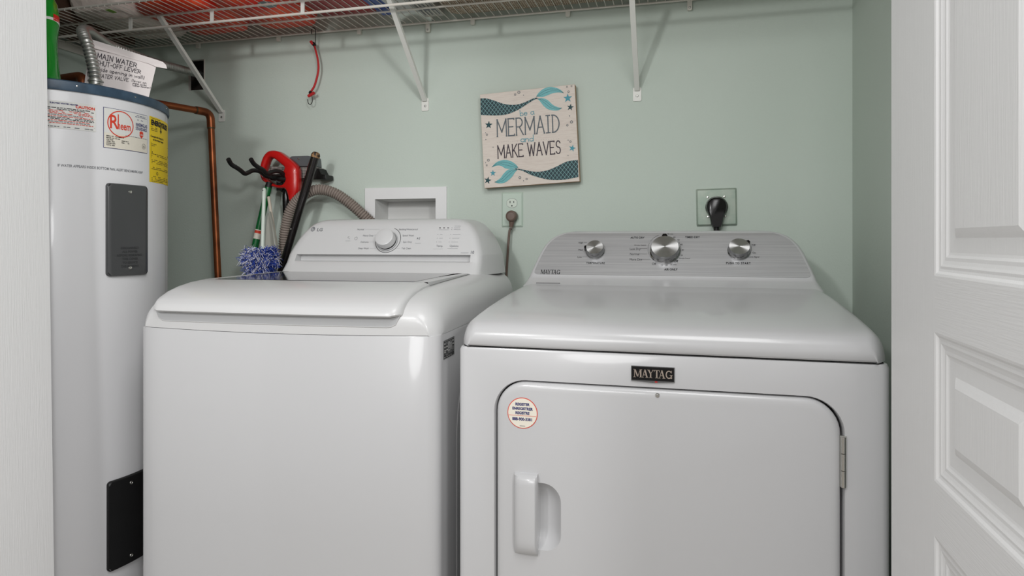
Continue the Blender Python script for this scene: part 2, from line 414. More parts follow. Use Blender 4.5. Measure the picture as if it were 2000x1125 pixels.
def door_leaf(mb, W, mapf, stile, panels):
    """face in (t, z); mapf(t, z, depth) depth>0 goes into the leaf"""
    prof = [(0, 0), (.003, .0008), (.006, .0028), (.009, .0034), (.012, .0031), (.015, .0042), (.019, .0052), (.023, .0052), (.026, .0066), (.029, .0072), (.046, .0072), (.051, .0048), (.057, .0026)]
    zs = [.012] + [q for p in panels for q in p] + [2.035]
    def quad(t0, z0, t1, z1, m): mb.add([mapf(t0, z0, 0), mapf(t1, z0, 0), mapf(t1, z1, 0), mapf(t0, z1, 0)], [(0, 1, 2, 3)], m)
    quad(0, .012, stile, 2.035, M_trim); quad(W - stile, .012, W, 2.035, M_trim)
    for i in range(0, len(zs), 2): quad(stile, zs[i], W - stile, zs[i + 1], M_rail)
    for z0, z1 in panels:
        lo = []
        for o, d in prof:
            lo.append([mapf(stile + o, z0 + o, d), mapf(W - stile - o, z0 + o, d), mapf(W - stile - o, z1 - o, d), mapf(stile + o, z1 - o, d)])
        mb.grid(lo, M_field, True); mb.add(lo[-1], [(0, 1, 2, 3)], M_field)
    T = .034
    a = [mapf(t, z, d) for t, z, d in ((0, .012, 0), (W, .012, 0), (W, 2.035, 0), (0, 2.035, 0), (0, .012, T), (W, .012, T), (W, 2.035, T), (0, 2.035, T))]
    mb.add(a, [(4, 5, 6, 7), (0, 1, 5, 4), (1, 2, 6, 5), (2, 3, 7, 6), (3, 0, 4, 7)], M_trim)
P1 = [(.10, H - .361), (H - .2937, H - .1116), (H - .043, 1.93)]
s1, c1 = math.sin(math.radians(1.1)), math.cos(math.radians(1.1))
de = onY(1741, 470, 1.08)
mb = MB()
door_leaf(mb, .62, lambda t, z, d: (de.x - t * s1 + d * c1, 1.08 - t * c1 - d * s1, z), .178, P1)
door_leaf(mb, .62, lambda t, z, d: (de.x + .076 - d + .0, 1.08 - t, z), .178, P1)
o = struct(mb, 'door_2', 'white bifold door folded open on the right, with raised panels', smooth=False)
dl = onY(97.5, 562, 1.08)
mb = MB()
def lmap(off, sgn):
    def f(t, z, d):
        return (dl.x - (z - 1.0) * .0178 - off - d * sgn, 1.08 - t, z)
    return f
door_leaf(mb, .62, lmap(0, 1), .178, P1); door_leaf(mb, .62, lmap(.076, -1), .178, P1)
struct(mb, 'door_1', 'white bifold door folded open on the left', smooth=False)

# ================================================================== WASHER
WL, WR_ = (-.797, 1.1903, 0), .0357
washer = empty('washing_machine', WL, WR_, 'white top-loading washing machine with glass lid, beside the dryer', 'washing machine')
ZS = H - .1871
def bulge(u): return -.014 * (1 - (u / .343) ** 2)
def plan(hw, D, r, inset=0, bul=True, n=5):
    lp = []
    for u in [lerp(-hw + r, hw - r, i / 16) for i in range(17)]: lp.append((u, (bulge(u) if bul else 0) + inset))
    lp += arc(hw - r, r, r, r, -90, 0, n)[1:]; lp += arc(hw - r, D - r, r, r, 0, 90, n); lp += arc(-hw + r, D - r, r, r, 90, 180, n); lp += arc(-hw + r, r, r, r, 180, 270, n)[:-1]
    return lp
def zsag(u): return ZS - .004 * (1 - (u / .343) ** 2)
mb = MB(); lp = plan(.343, .69, .022)
rows = [[(u, v, .03) for u, v in lp], [(u, v, .5) for u, v in lp], [(u, v, zsag(u) - .002) for u, v in lp]]
lp2 = plan(.3418, .6888, .0212, .0012); rows.append([(u, v, zsag(u) + .0002) for u, v in lp2])
mb.grid(rows, M_white, True); mb.add(rows[-1], [tuple(range(len(lp)))], M_white); mb.add(rows[0], [tuple(range(len(lp)))], M_gap)
mb.build('cabinet', washer)
for sx in (-1, 1):
    for v in (.06, .62):
        f = MB(); f.lathe([(0, 0), (.024, 0), (.024, .012), (.012, .014), (.012, .032)], M_black, (sx * .29, v, 0)); f.build('foot', washer)
# top cover: u across, profile in v
prof = [(-.000, -.186), (-.001, -.172), (-.001, -.160), (.002, -.148), (.010, -.137), (.024, -.127), (.045, -.118), (.08, -.1095), (.13, -.1025), (.2, -.099), (.34, -.0945), (.5, -.0905), (.688, -.0905)]
prof = [(v, z + H) for v, z in prof]
ztop = lambda v: interp(prof[3:], v)
def hwv(v):
    return .343 - .020 * (1 - min(1, max(0, v) / .03)) ** 2
def cover_rows():
    rows = []
    pr = prof
    for v, z in pr:
        hgt = z - ZS; r = min(.062, max(hgt, .0005)); hw = hwv(v)
        row = []
        def side(sg):
            out = []
            for k in range(9):
                a = k / 8 * PI / 2
                out.append((sg * (hw - .012 * (1 - math.cos(a)) * 0 - r * .9 * (1 - math.cos(a))), v, ZS + max(0, hgt - r) + r * math.sin(a)))
            return out
        L = side(-1); Rr = side(1)[::-1]
        mid = [(lerp(L[-1][0], Rr[0][0], i / 20), v, z) for i in range(1, 20)]
        row = [(-hw, v, ZS + .0005)] + L + mid + Rr + [(hw, v, ZS + .0005)]
        row = [(u, vv + bulge(max(-.343, min(.343, u))) * max(0, 1 - vv / .3), zz - .004 * (1 - (u / .343) ** 2) * max(0, 1 - (zz - ZS) / .03) * (1 if vv < .02 else 0)) for u, vv, zz in row]
        rows.append(row)
    return rows
mb = MB(); rw = cover_rows(); mb.grid(rw, M_wplas)
mb.build('top_cover', washer, angle=50)
# lid pocket and lid: the pocket is a recessed lip under the lid front
def wf(u): return bulge(u)
LA, LB = -.299, .270
def lidv(u, v, z): return (u, v + bulge(u) * max(0, 1 - v / .3), z)
mb = MB()      # finger pocket: shade under the lid painted as grey, framed by a thin lip
M_pock = mat('pocket_shade_and_dial_grey', (172, 173, 174), .45)
us = [lerp(LA + .003, LB - .003, i / 60) for i in range(61)]
def zlow(u, o):
    q = min(u - LA - .003, LB - .003 - u); r_ = .026
    return ZS + .0165 - o + (0 if q > r_ else r_ - math.sqrt(max(0, r_ * r_ - (r_ - q) ** 2)))
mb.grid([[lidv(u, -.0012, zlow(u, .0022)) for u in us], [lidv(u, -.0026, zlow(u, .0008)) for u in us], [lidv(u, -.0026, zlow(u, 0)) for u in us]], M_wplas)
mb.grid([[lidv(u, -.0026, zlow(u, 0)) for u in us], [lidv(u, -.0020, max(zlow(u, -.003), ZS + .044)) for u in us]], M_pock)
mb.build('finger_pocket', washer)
mb = MB()      # lid skin
lprof = [(.004, -.152), (-.012, -.1515), (-.0165, -.148), (-.015, -.141), (-.007, -.131), (.008, -.121), (.03, -.111), (.06, -.1025), (.10, -.0955), (.135, -.0925), (.150, -.0918)]
rows = []
NU = 24
for v, z in lprof:
    row = []
    e = [0, .004, .010, .02]; us = [LA + q for q in e] + [lerp(LA + .03, LB - .03, i / NU) for i in range(NU + 1)] + [LB - q for q in e[::-1]]
    for u in us:
        q = min(u - LA, LB - u); dr = .006 * (1 - min(1, q / .010)) ** 2
        cr = .022 * (1 - min(1, q / .022)) ** 2 if z < -.13 else 0
        row.append(lidv(u, v + dr + cr * .5, H + z - dr + cr * .35))
    if z > -.145:
        row = [(row[0][0], row[0][1] + .004, row[0][2] - .011)] + row + [(row[-1][0], row[-1][1] + .004, row[-1][2] - .011)]
    else: row = [row[0]] + row + [row[-1]]
    rows.append(row)
mb.grid(rows, M_wplas)
GZ = lambda v: H - .0918 + (v - .15) * .0105
# frame round the glass
g0, g1, ga, gb = .150, .452, LA + .035, LB - .035
vb_ = .474
for (ua, ub, va, vbb) in ((LA + .002, ga, g0, vb_), (gb, LB - .002, g0, vb_), (ga, gb, g1, vb_)):
    mb.add([(ua, va, GZ(va)), (ub, va, GZ(va)), (ub, vbb, GZ(vbb)), (ua, vbb, GZ(vbb))], [(0, 1, 2, 3)], M_wplas)
for u in (LA + .002, LB - .002):
    mb.add([(u, g0, GZ(g0)), (u, vb_, GZ(vb_)), (u, vb_, GZ(vb_) - .012), (u, g0, GZ(g0) - .012)], [(0, 1, 2, 3)], M_wplas)
mb.add([(LA, vb_, GZ(vb_)), (LB, vb_, GZ(vb_)), (LB, vb_, GZ(vb_) - .012), (LA, vb_, GZ(vb_) - .012)], [(0, 1, 2, 3)], M_wplas)
lid = mb.build('lid', washer, angle=40)
mb = MB(); mb.box((ga, g0, GZ(g0) - .004), (gb, g1, GZ(g1) - .0035), M_glass); 
mb.v = [(x, y, GZ(y) + (.0006 if z > GZ(g0) - .0037 else -.004)) for x, y, z in mb.v]
mb.build('lid_glass', lid, smooth=False)
# seam shadow between lid and cover on each side
for u in (LA - .001, LB + .001):
    mb = MB(); mb.add([(u - .0010, .155, H - .0990), (u + .0010, .155, H - .0990), (u + .0012, .474, H - .0905), (u - .0012, .474, H - .0905)], [(0, 1, 2, 3)], M_gap)
    mb.build('lid_seam', washer, smooth=False)
# console
CT = [(-.094, .470), (-.088, .476), (-.062, .499), (-.0590, .503), (-.0580, .532), (-.0405, .533), (-.0395, .511), (-.036, .513), (.040, .556), (.052, .566), (.059, .576), (.0635, .592), (.0645, .61)]
HW = [(-.094, .296), (-.04, .293), (-.01, .284), (.015, .272), (.035, .258), (.048, .245), (.057, .230), (.0622, .215), (.0645, .19)]
vface = lambda z: interp(CT, z)
hwz = lambda z: interp(HW, z)
mb = MB(); rows = []
cz = [-.094, -.088, -.074, -.062, -.0590, -.0580, -.0405, -.0395, -.036, -.02, 0, .015, .028, .040, .048, .054, .059, .0622, .0645]
for z in cz + [.0645, .0645]:
    pass
for i, z in enumerate(cz):
    hw = hwz(z); v = vface(z); e = .018; t = (z + .094) / .1585
    hb = hw + lerp(.026, .012, t)
    bulgeR = lambda k: k
    if -.060 < z < -.0396:   # the groove does not reach the ends
        vo = interp([(-.094, .470), (-.062, .499), (-.0395, .511)], z)
    else: vo = v
    row = [(-hb, .684, z), (-hb + .002, lerp(.684, vo + .05, .5), z), (-hw - .006, vo + .05, z), (-hw - .001, vo + .02, z), (-hw + .004, vo + .006, z), (-hw + .014, vo, z), (-hw + .030, vo, z), (-hw + .032, v, z)]
    row += [(lerp(-hw + .032, hw - .032, k / 12), v, z) for k in range(1, 12)]
    row += [(-x, y, q) for x, y, q in row[:8][::-1]]
    if z > .0575:
        row = [(x, max(y, v), q) for x, y, q in row]
    rows.append([(x, y, q + H) for x, y, q in row])
last = rows[-1]
rows.append([(x * .99, max(y, .684) if abs(k - len(last) / 2) < 99 else y, z) for k, (x, y, z) in enumerate(last)])
mb.grid(rows, M_wplas)
mb.add([rows[i][0] for i in range(len(rows))] + [rows[i][-1] for i in range(len(rows) - 1, -1, -1)], [tuple(range(2 * len(rows)))], M_wplas)
console = mb.build('console', washer, angle=40)
fm = lambda x, z: (x, vface(z) - .0006, z + H)
def cmap(cx, cz_): return lambda x, z: (cx + x, vface(cz_ + z) - .0007, H + cz_ + z)
def wuz(px, py):                             # point of the photo on the console face of the washer
    z = 0.0
    for _ in range(12):
        v = vface(z); 
        # solve u so that the world point projects to px
        rx, ry = ray(px); c, s = math.cos(WR_), math.sin(WR_)
        # wx + u c - v s = rx d ; wy + u s + v c = ry d
        A, B = WL[0] - v * s, WL[1] + v * c
        d = (A * s - B * c) / (rx * s - ry * c); u = (rx * d - A) * c + (ry * d - B) * s
        z = (HOR - py) / FPX * d
    return u, z
mb = MB()
def wtxt(t, px, py, hpx, m=M_lgink, align='LEFT', bold=0, **k):
    u, z = wuz(px, py); mb.text(t, hpx * 1.38 * 1.38 / 1000 * 1.02, m, cmap(u, z), align=align, bold=bold, **k)
def wline(x0, y0, x1, y1, w, m=M_lgink):
    u0, z0 = wuz(x0, y0); u1, z1 = wuz(x1, y1); mb.ribbon([(u0, z0), (u1, z1)], w, m, cmap(0, 0), False)
u, z = wuz(611.5, 447.5)
mb.flat(circ(0, 0, .0068), M_gink, cmap(u, z)); mb.ribbon(arc(0, 0, .0042, .0042, 110, 360, 12) + [(.0005, 0)], .0011, M_wplas, lambda x, zz: (u + x, vface(z + zz) - .0011, H + z + zz))
mb.ribbon([(-.0012, .002), (-.0012, -.002), (.0006, -.002)], .0009, M_wplas, lambda x, zz: (u + x, vface(z + zz) - .0011, H + z + zz))
u2, z2 = wuz(618.5, 451.5); mb.text('LG', .0135, M_gink, cmap(u2, z2), bold=.0003, sx=1.15)
for t, x, y in (('Normal', 711, 449.5), ('Heavy Duty', 729, 461.5), ('Delicates', 720, 474), ('Deep Wash', 720, 486.5)): wtxt(t, x, y, 3.5, M_gink, 'RIGHT')
for t, x, y in (('Bedding/Waterproof', 779, 449.5), ('Speed Wash', 786, 461.5), ('Spin Only', 787, 474), ('Tub Clean', 784, 486.5)): wtxt(t, x, y, 3.5, M_gink)
for a in ((713, 448, 742, 448), (730, 459, 734, 459), (722, 472.5, 732, 472.5), (722, 485, 738, 485), (780, 472.5, 786, 472.5), (772, 485, 781, 485)): wline(*a, .0004)
# little icons: power ring, play / pause
u, z = wuz(695.5, 465.5); mb.ribbon(arc(0, 0, .0042, .0042, 120, 420, 14), .0007, M_gink, cmap(u, z)); mb.ribbon([(0, .002), (0, .0055)], .0007, M_gink, cmap(u, z))
u, z = wuz(682, 465); mb.ribbon([(0, .004), (-.004, .004), (-.004, .001), (0, .0), (.002, -.003)], .0006, M_gink, cmap(u, z)); wline(675, 470.5, 684, 470.5, .0008)
u, z = wuz(816, 465.5); mb.flat([(-.002, -.003), (.0025, 0), (-.002, .003)], M_gink, cmap(u, z)); mb.ribbon([(.004, -.003), (.004, .003)], .0009, M_gink, cmap(u, z)); mb.ribbon([(.006, -.003), (.006, .003)], .0009, M_gink, cmap(u, z))
wline(811, 475, 822, 475, .0011)
for x in (859.5, 867.5, 875.5):
    u, z = wuz(x, 445); mb.ribbon([(-.0018, 0), (.0018, 0)], .0016, M_ink, cmap(u, z))
wline(857, 448.8, 877, 448.8, .0009)
for x, y, n in ((883, 445, 12), (882.5, 448.5, 13), (855.5, 458, 5), (854, 465.3, 7), (852.5, 472.5, 6), (880.5, 458, 15), (879, 465.3, 14), (877.5, 472.5, 13)):
    u, z = wuz(x, y); mb.flat(circ(0, 0, .0009, 8), M_gink, cmap(u, z)); wline(x + 4, y, x + 4 + n, y, .0012)
wline(888, 441.5, 900, 441.5, .0011)
wtxt('Temp.', 852, 482, 4, M_gink); wtxt('Options', 878, 482, 4, M_gink)
wline(846, 486, 865, 486, .0004); wline(874, 485.5, 894, 485.5, .0007)
wline(900, 493.8, 915, 493.8, .0016); wtxt('10', 918, 495.5, 6, M_gink, bold=.0002)
u, z = wuz(757.5, 466)
ringc = (u + .002, z - .004)
mb.ribbon([(ringc[0] + .0375 * math.cos(math.radians(a)), ringc[1] + .0315 * math.sin(math.radians(a)) * 1.12) for a in range(-185, 76, 8)], .0013, M_ink, cmap(0, 0))
mb.build('console_print', console, smooth=False, weld=False)
# knob
ax = Vector((0, -math.cos(math.radians(29)), math.sin(math.radians(29))))
ku, kz = wuz(757, 472)
kb = MB(); ko = (ku, vface(kz), kz + H)
kb.lathe([(.031, 0), (.031, .004), (.028, .0045)], M_pock, ko, ax, 48)
kb.lathe([(.0268, .003), (.0268, .008)], M_ink, ko, ax, 48)
kb.lathe([(.0268, .008), (.0278, .009), (.0272, .026), (.0262, .029), (.023, .0305), (0, .031)], M_wplas, ko, ax, 48)
kb.build('dial_knob', console, angle=40)
# rating label on the right side
mb = MB(); X0 = .3434
sm = lambda v, z: (X0 + .0004, v, z + H)
mb.flat([(.030, -.2387), (.102, -.2387), (.102, -.2009), (.030, -.2009)], mat('silver_rating_label', (112, 112, 112), .4), sm)
sm2 = lambda v, z: (X0 + .0009, v, z + H)
for i in range(10):
    z = -.2045 - i * .0034
    for k in range(5):
        if R.random() < .72:
            a = .033 + k * .0135; mb.flat([(a, z - .001), (a + R.uniform(.004, .012), z - .001), (a + .008, z + .0008), (a, z + .0008)], M_ink if i in (0, 7, 8) or R.random() < .4 else M_lab, sm2)
mb.flat([(.055, -.226), (.085, -.226), (.085, -.209), (.055, -.209)], mat('label_window', (150, 150, 150), .5), sm2)
for i in range(14):
    a = .034 + i * .0046; mb.flat([(a, -.2375), (a + .0022, -.2375), (a + .0022, -.2325), (a, -.2325)], M_ink, sm2)
mb.build('rating_label', washer, smooth=False, weld=False)
mb = MB(); mb.tube([(X0 - .0008, .12 + .0 + .16 * (1 - math.cos(a)), H - .42 + .16 * math.sin(a)) for a in [i * PI / 24 for i in range(13)]] , .0022, M_white, 6)
mb.tube([(X0 - .0008, .12, H - .42 - i * .1) for i in range(6)], .0022, M_white, 6)
mb.build('side_emboss', washer)

# ================================================================== DRYER
DL = (-.0357, 1.1716, 0)
dryer = empty('clothes_dryer', DL, -.0089, 'white front-loading clothes dryer with brushed steel control panel', 'dryer')
ZD = H - .199; hw = .3685
GAP = .0055
dw = (-.292, H - .76, .294, H - .2609); rad = .056
hole = rrect(dw[0] - GAP, dw[1] - GAP, dw[2] + GAP * 1.2, dw[3] + GAP * .6, rad + .004, 10)
mb = MB()
r = .014; zt = ZD - .0012; zb = .03
outer = [(-hw + r, zb), (hw - r, zb), (hw - r, zt - .006), (-hw + r, zt - .006)]
fill_hole(outer, [hole], M_white, mb, lambda x, z: (x, 0, z))
for sg in (-1, 1):
    cor = [(sg * (hw - r + r * math.sin(a)), r - r * math.cos(a)) for a in [k / 5 * PI / 2 for k in range(6)]]
    cor += [(sg * hw, .70), (sg * (hw - .02), .71)]
    mb.grid([[(u, v, zb) for u, v in cor], [(u, v, zt - .006) for u, v in cor], [(u - sg * .002, v + .002, zt - .001) for u, v in cor], [(u - sg * .006, v + .005, zt) for u, v in cor]], M_white)
mb.grid([[(-hw + r, 0, zt - .006), (hw - r, 0, zt - .006)], [(-hw + r, .002, zt - .001), (hw - r, .002, zt - .001)], [(-hw + r, .02, zt), (hw - r, .02, zt)]], M_white)
# recess round the door
n = len(hole); inn = [(lerp(0, x, .995), lerp(H - .51, z, .995)) for x, z in hole]
mb.grid([[(x, 0, z) for x, z in hole], [(x, .004, z) for x, z in inn], [(x, .045, z) for x, z in inn]], M_white, True)
mb.add([(x, .045, z) for x, z in inn], [tuple(range(n))], M_gap)
mb.box((-hw + .004, .69, zb), (hw - .004, .71, zt), M_white)
mb.build('cabinet', dryer)
for sx in (-1, 1):
    for v in (.06, .64):
        f = MB(); f.lathe([(0, 0), (.024, 0), (.024, .012), (.012, .014), (.012, .032)], M_black, (sx * .31, v, 0)); f.build('foot', dryer)
mb = MB(); mb.box((-hw + .012, .012, ZD - .0033), (hw - .012, .69, ZD + .0006), M_gap); mb.build('seam_gasket', dryer, smooth=False)
# top: full width slab with crowned, rounded edges
tp = [(.006, -.1985), (.0, -.1975), (-.003, -.194), (-.003, -.182), (-.001, -.172), (.006, -.162), (.018, -.1545), (.036, -.1495), (.07, -.1435), (.14, -.1355), (.24, -.1265), (.34, -.119), (.44, -.1135), (.53, -.1115), (.708, -.1115)]
rows = []
for v, z in tp:
    zz = z + H; hgt = max(zz - ZD - .001, .0006); rr = min(.050, hgt * .98)
    row = []
    hv = hw + .001 - .022 * (1 - min(1, (v + .003) / .045)) ** 2.2
    S = [(hv - rr * .62 * (1 - math.cos(k / 8 * PI / 2)), ZD + .001 + hgt - rr + rr * math.sin(k / 8 * PI / 2)) for k in range(9)]
    row = [(-(hv - .004), v, ZD + .0005)] + [(-u, v, q) for u, q in S] + [(lerp(-S[-1][0], S[-1][0], k / 16), v, zz) for k in range(1, 16)] + [(u, v, q) for u, q in S[::-1]] + [(hv - .004, v, ZD + .0005)]
    rows.append(row)
mb = MB(); mb.grid(rows, M_white); mb.build('top_cover', dryer, angle=50)
# console
DT = [(-.118, .462), (-.1135, .474), (-.107, .492), (-.100, .507), (-.0955, .514), (-.0905, .516), (.000, .585), (.012, .594), (.020, .602), (.025, .613), (.0265, .63)]
DH = [(-.118, .3585), (-.1135, .357), (-.107, .3555), (-.0955, .3525), (-.06, .342), (-.03, .3315), (-.012, .3225), (.002, .311), (.012, .298), (.0195, .282), (.0245, .262), (.0265, .24)]
dv = lambda z: interp(DT, z); dh = lambda z: interp(DH, z)
dz = [-.118, -.1135, -.107, -.100, -.0955, -.0905, -.07, -.05, -.03, -.012, -.004, .002, .007, .012, .016, .020, .0225, .025, .0265]
rows = []
for z in dz:
    w_ = dh(z); v = dv(z)
    base = 0
    row = [(-w_ - .004 - base * .2, .706, z), (-w_ - .004, max(v + .06, .0), z), (-w_ - .002, v + .022, z), (-w_ + .001, v + .008, z), (-w_ + .005, v + .002, z), (-w_ + .012, v, z)]
    row += [(lerp(-w_ + .012, w_ - .012, k / 12), v, z) for k in range(1, 12)] + [(-x, y, q) for x, y, q in row[:6][::-1]]
    rows.append([(x, max(y, v), q + H) for x, y, q in row])
rows.append([(x * .97, .706, z) for x, y, z in rows[-1]])
mb = MB(); mb.grid(rows, M_white)
mb.add([r_[0] for r_ in rows] + [r_[-1] for r_ in rows[::-1]], [tuple(range(2 * len(rows)))], M_white)
dcon = mb.build('console', dryer, angle=40)
# steel inlay, follows the face inside a thin white rim
mb = MB()
zz = [-.0885 + .1085 * k / 30 for k in range(31)]
def ih(z):
    w_ = dh(z) - .0095
    k = z + .0885
    if k < .010: w_ -= .010 - math.sqrt(max(0, .010 ** 2 - (.010 - k) ** 2))
    q = .0200 - z
    if q < .010: w_ -= .006 * (1 - q / .010)
    return w_
mb.grid([[(lerp(-ih(z), ih(z), k / 10), dv(z) - .0012, z + H) for k in range(11)] for z in zz], M_inlay)
mb.build('steel_panel', dcon, angle=60)
def duz(px, py):
    z = 0.0; rt = dryer.rotation_euler[2]; c, s = math.cos(rt), math.sin(rt)
    for _ in range(12):
        v = dv(z); rx, ry = ray(px); A, B = DL[0] - v * s, DL[1] + v * c
        d = (A * s - B * c) / (rx * s - ry * c); u = (rx * d - A) * c + (ry * d - B) * s; z = (HOR - py) / FPX * d
    return u, z
mb = MB()
def dmap(cx, cz_): return lambda x, z: (cx + x, dv(cz_ + z) - .0018, H + cz_ + z)
def dtxt(t, px, py, size, m=M_ink, align='LEFT', bold=0, **k):
    u, z = duz(px, py); mb.text(t, size, m, dmap(u, z), align=align, bold=bold, **k)
def dline(x0, y0, x1, y1, w, m=M_ink):
    u0, z0 = duz(x0, y0); u1, z1 = duz(x1, y1); mb.ribbon([(u0, z0), (u1, z1)], w, m, dmap(0, 0), False)
dtxt('High', 1139, 475.5, .0068, align='RIGHT'); dtxt('Med', 1138, 489.5, .0068, align='RIGHT'); dtxt('Low', 1136.5, 503.5, .0068, align='RIGHT')
dline(1140, 473.5, 1147, 473.5, .0004); dline(1139.5, 487.3, 1143, 487.3, .0004); dline(1137.5, 501.5, 1147, 501.5, .0004)
dtxt('TEMPERATURE', 1145, 515, .0062, bold=.00015, space=1.25)
dtxt('AUTO DRY', 1231.5, 466, .0072, bold=.0002); dtxt('TIMED DRY', 1338, 465, .0072, bold=.0002)
dtxt('Less Dry', 1230, 488, .0078); dtxt('Normal', 1230, 498, .0078); dtxt('More Dry', 1229.5, 508.5, .0078)
dtxt('Wrinkle Control', 1262, 480, .0045, align='RIGHT')
for a in ((1250, 485.3, 1264, 485.3), (1248, 496, 1264, 496), (1251, 506.5, 1271, 506.5), (1253, 478.5, 1262, 478.5)): dline(*a, .0004)
dtxt('Off', 1273, 517.5, .0082); dtxt('Off', 1316, 512, .0078, bold=.0002)
for t, x, y in (('70 min', 1303, 458.5), ('60', 1315, 464.5), ('50', 1323, 470), ('40', 1329, 479), ('30', 1331, 489.5), ('20', 1329, 500), ('10', 1290, 519), ('20', 1299.5, 519), ('30 min', 1309, 518)): dtxt(t, x, y, .0058)
dtxt('Wrinkle Control', 1326, 505.5, .004)
dtxt('AIR ONLY', 1297.5, 528, .0072, bold=.0002)
cu_, cz_ = duz(1297.5, 485.5)
for a0, a1 in ((150, 112), (158, 205), (209, 232), (258, 272), (280, 300), (306, 335), (340, 372), (14, 30)):
    mb.ribbon([(cu_ + .0415 * math.cos(math.radians(a)), cz_ + .0375 * math.sin(math.radians(a))) for a in [lerp(a0, a1, k / 8) for k in range(9)]], .0006, M_ink, dmap(0, 0), False)
dtxt('Off', 1468, 480.5, .0068); dtxt('On', 1469.5, 495.5, .0068); dtxt('Cycle Signal', 1461, 503, .0055)
dline(1463, 478.8, 1466, 478.8, .0004); dline(1464, 494, 1467, 494, .0004)
cu2, cz2 = duz(1442, 485)
mb.ribbon([(cu2 + .031 * math.cos(math.radians(a)), cz2 + .0275 * math.sin(math.radians(a))) for a in range(-35, 15, 6)], .0006, M_ink, dmap(0, 0), False)
dtxt('PUSH TO START', 1418, 515.5, .0068, bold=.00025, space=1.2)
# serif word mark
def serif_mark(mb, m, mapf, h, x=0, y=0):
    T, t, sl = .17 * h, .07 * h, .055 * h
    def bar(x0, y0, x1, y1, w): mb.flat([(x + x0 - w / 2, y + y0), (x + x0 + w / 2, y + y0), (x + x1 + w / 2, y + y1), (x + x1 - w / 2, y + y1)], m, mapf)
    def ser(cx, cy, w): mb.flat([(x + cx - w / 2, y + cy), (x + cx + w / 2, y + cy), (x + cx + w / 2, y + cy + sl), (x + cx - w / 2, y + cy + sl)], m, mapf)
    def A(o): bar(o + .12 * h, 0, o + .40 * h, h, t); bar(o + .68 * h, 0, o + .40 * h, h, T); ser(o + .12 * h, 0, .26 * h); ser(o + .66 * h, 0, .36 * h); mb.flat([(x + o + .22 * h, y + .3 * h), (x + o + .58 * h, y + .3 * h), (x + o + .58 * h, y + .37 * h), (x + o + .22 * h, y + .37 * h)], m, mapf)
    bar(.13 * h, 0, .13 * h, h, t); bar(.52 * h, .1 * h, .16 * h, h, T); bar(.52 * h, .1 * h, .84 * h, h, t); bar(.88 * h, 0, .88 * h, h, T)
    ser(.13 * h, 0, .28 * h); ser(.88 * h, 0, .34 * h); ser(.12 * h, h - sl, .26 * h); ser(.9 * h, h - sl, .3 * h)
    A(.98 * h)
    o = 1.72 * h; bar(o + .36 * h, .5 * h, o + .1 * h, h, T); bar(o + .36 * h, .5 * h, o + .66 * h, h, t); bar(o + .36 * h, 0, o + .36 * h, .5 * h, T); ser(o + .36 * h, 0, .36 * h); ser(o + .1 * h, h - sl, .32 * h); ser(o + .66 * h, h - sl, .24 * h)
    o = 2.46 * h; bar(o + .36 * h, 0, o + .36 * h, h, T); ser(o + .36 * h, h - sl, .68 * h); ser(o + .36 * h, 0, .34 * h); bar(o + .05 * h, .74 * h, o + .05 * h, h, t * .8); bar(o + .67 * h, .74 * h, o + .67 * h, h, t * .8)
    A(3.02 * h)
    o = 3.86 * h
    mb.ribbon([(x + p, y + q) for p, q in arc(o + .42 * h, .5 * h, .33 * h, .44 * h, 40, 320, 14)], .13 * h, m, mapf); bar(o + .7 * h, .02 * h, o + .7 * h, .45 * h, T); ser(o + .68 * h, .42 * h, .36 * h); bar(o + .72 * h, .7 * h, o + .72 * h, h, t)
    return 4.7 * h
u, z = duz(1055.5, 535); serif_mark(mb, M_ink, dmap(u, z), .0112)
mb.build('panel_print', dcon, smooth=False, weld=False)
mb = MB()      # moulded lint-filter legend on the top behind
tilt = math.atan2(.0905, .069)
kax = Vector((0, -math.sin(math.atan2(.0905, .069)), math.cos(math.atan2(.0905, .069))))
M_face = mat('spun_aluminium_face', (228, 228, 228), .3, 1)
def spun():
    nt = M_face.node_tree; b = nt.nodes['Principled BSDF']; b.inputs['Anisotropic'].default_value = .9
    t = nt.nodes.new('ShaderNodeTangent'); t.direction_type = 'RADIAL'; t.axis = 'Z'; nt.links.new(t.outputs[0], b.inputs['Tangent'])
spun()
def dknob(px, py, r, hgt, ptr, name='knob'):
    u, z = duz(px, py); k = MB()
    k.lathe([(r * 1.05, 0), (r * 1.06, .004), (r * 1.0, .006), (r * .97, hgt - .003), (r * .93, hgt)], M_knobs, seg=48)
    ca, sa = math.cos(ptr), math.sin(ptr)
    def pt(a, b_, c_): return (a * ca - b_ * sa, a * sa + b_ * ca, c_)
    o = k.build(name, dcon, angle=30); o.location = (u, dv(z) - .001, z + H)
    o.rotation_euler = (math.atan2(math.sqrt(kax.y ** 2), kax.z), 0, 0)
    f = MB(); f.lathe([(r * .93, hgt), (r * .5, hgt), (0, hgt)], M_face, seg=64); f.build('knob_face', o, angle=30)
    p = MB(); w_ = r * .20
    lo = [pt(r * 1.0, -w_, .004), pt(r * 1.2, -w_ * .6, .004), pt(r * 1.2, w_ * .6, .004), pt(r * 1.0, w_, .004)]
    hi = [(x, y, hgt * .86) for x, y, _ in lo]
    p.add(lo + hi, [(0, 1, 2, 3), (4, 5, 6, 7), (0, 1, 5, 4), (1, 2, 6, 5), (2, 3, 7, 6), (3, 0, 4, 7)], M_gloss); p.build('pointer', o, smooth=False)
    return o
k1 = dknob(1163, 492, .0235, .022, math.radians(172)); k2 = dknob(1299, 492, .0365, .024, math.radians(92)); k3 = dknob(1443, 491, .0262, .022, math.radians(38))
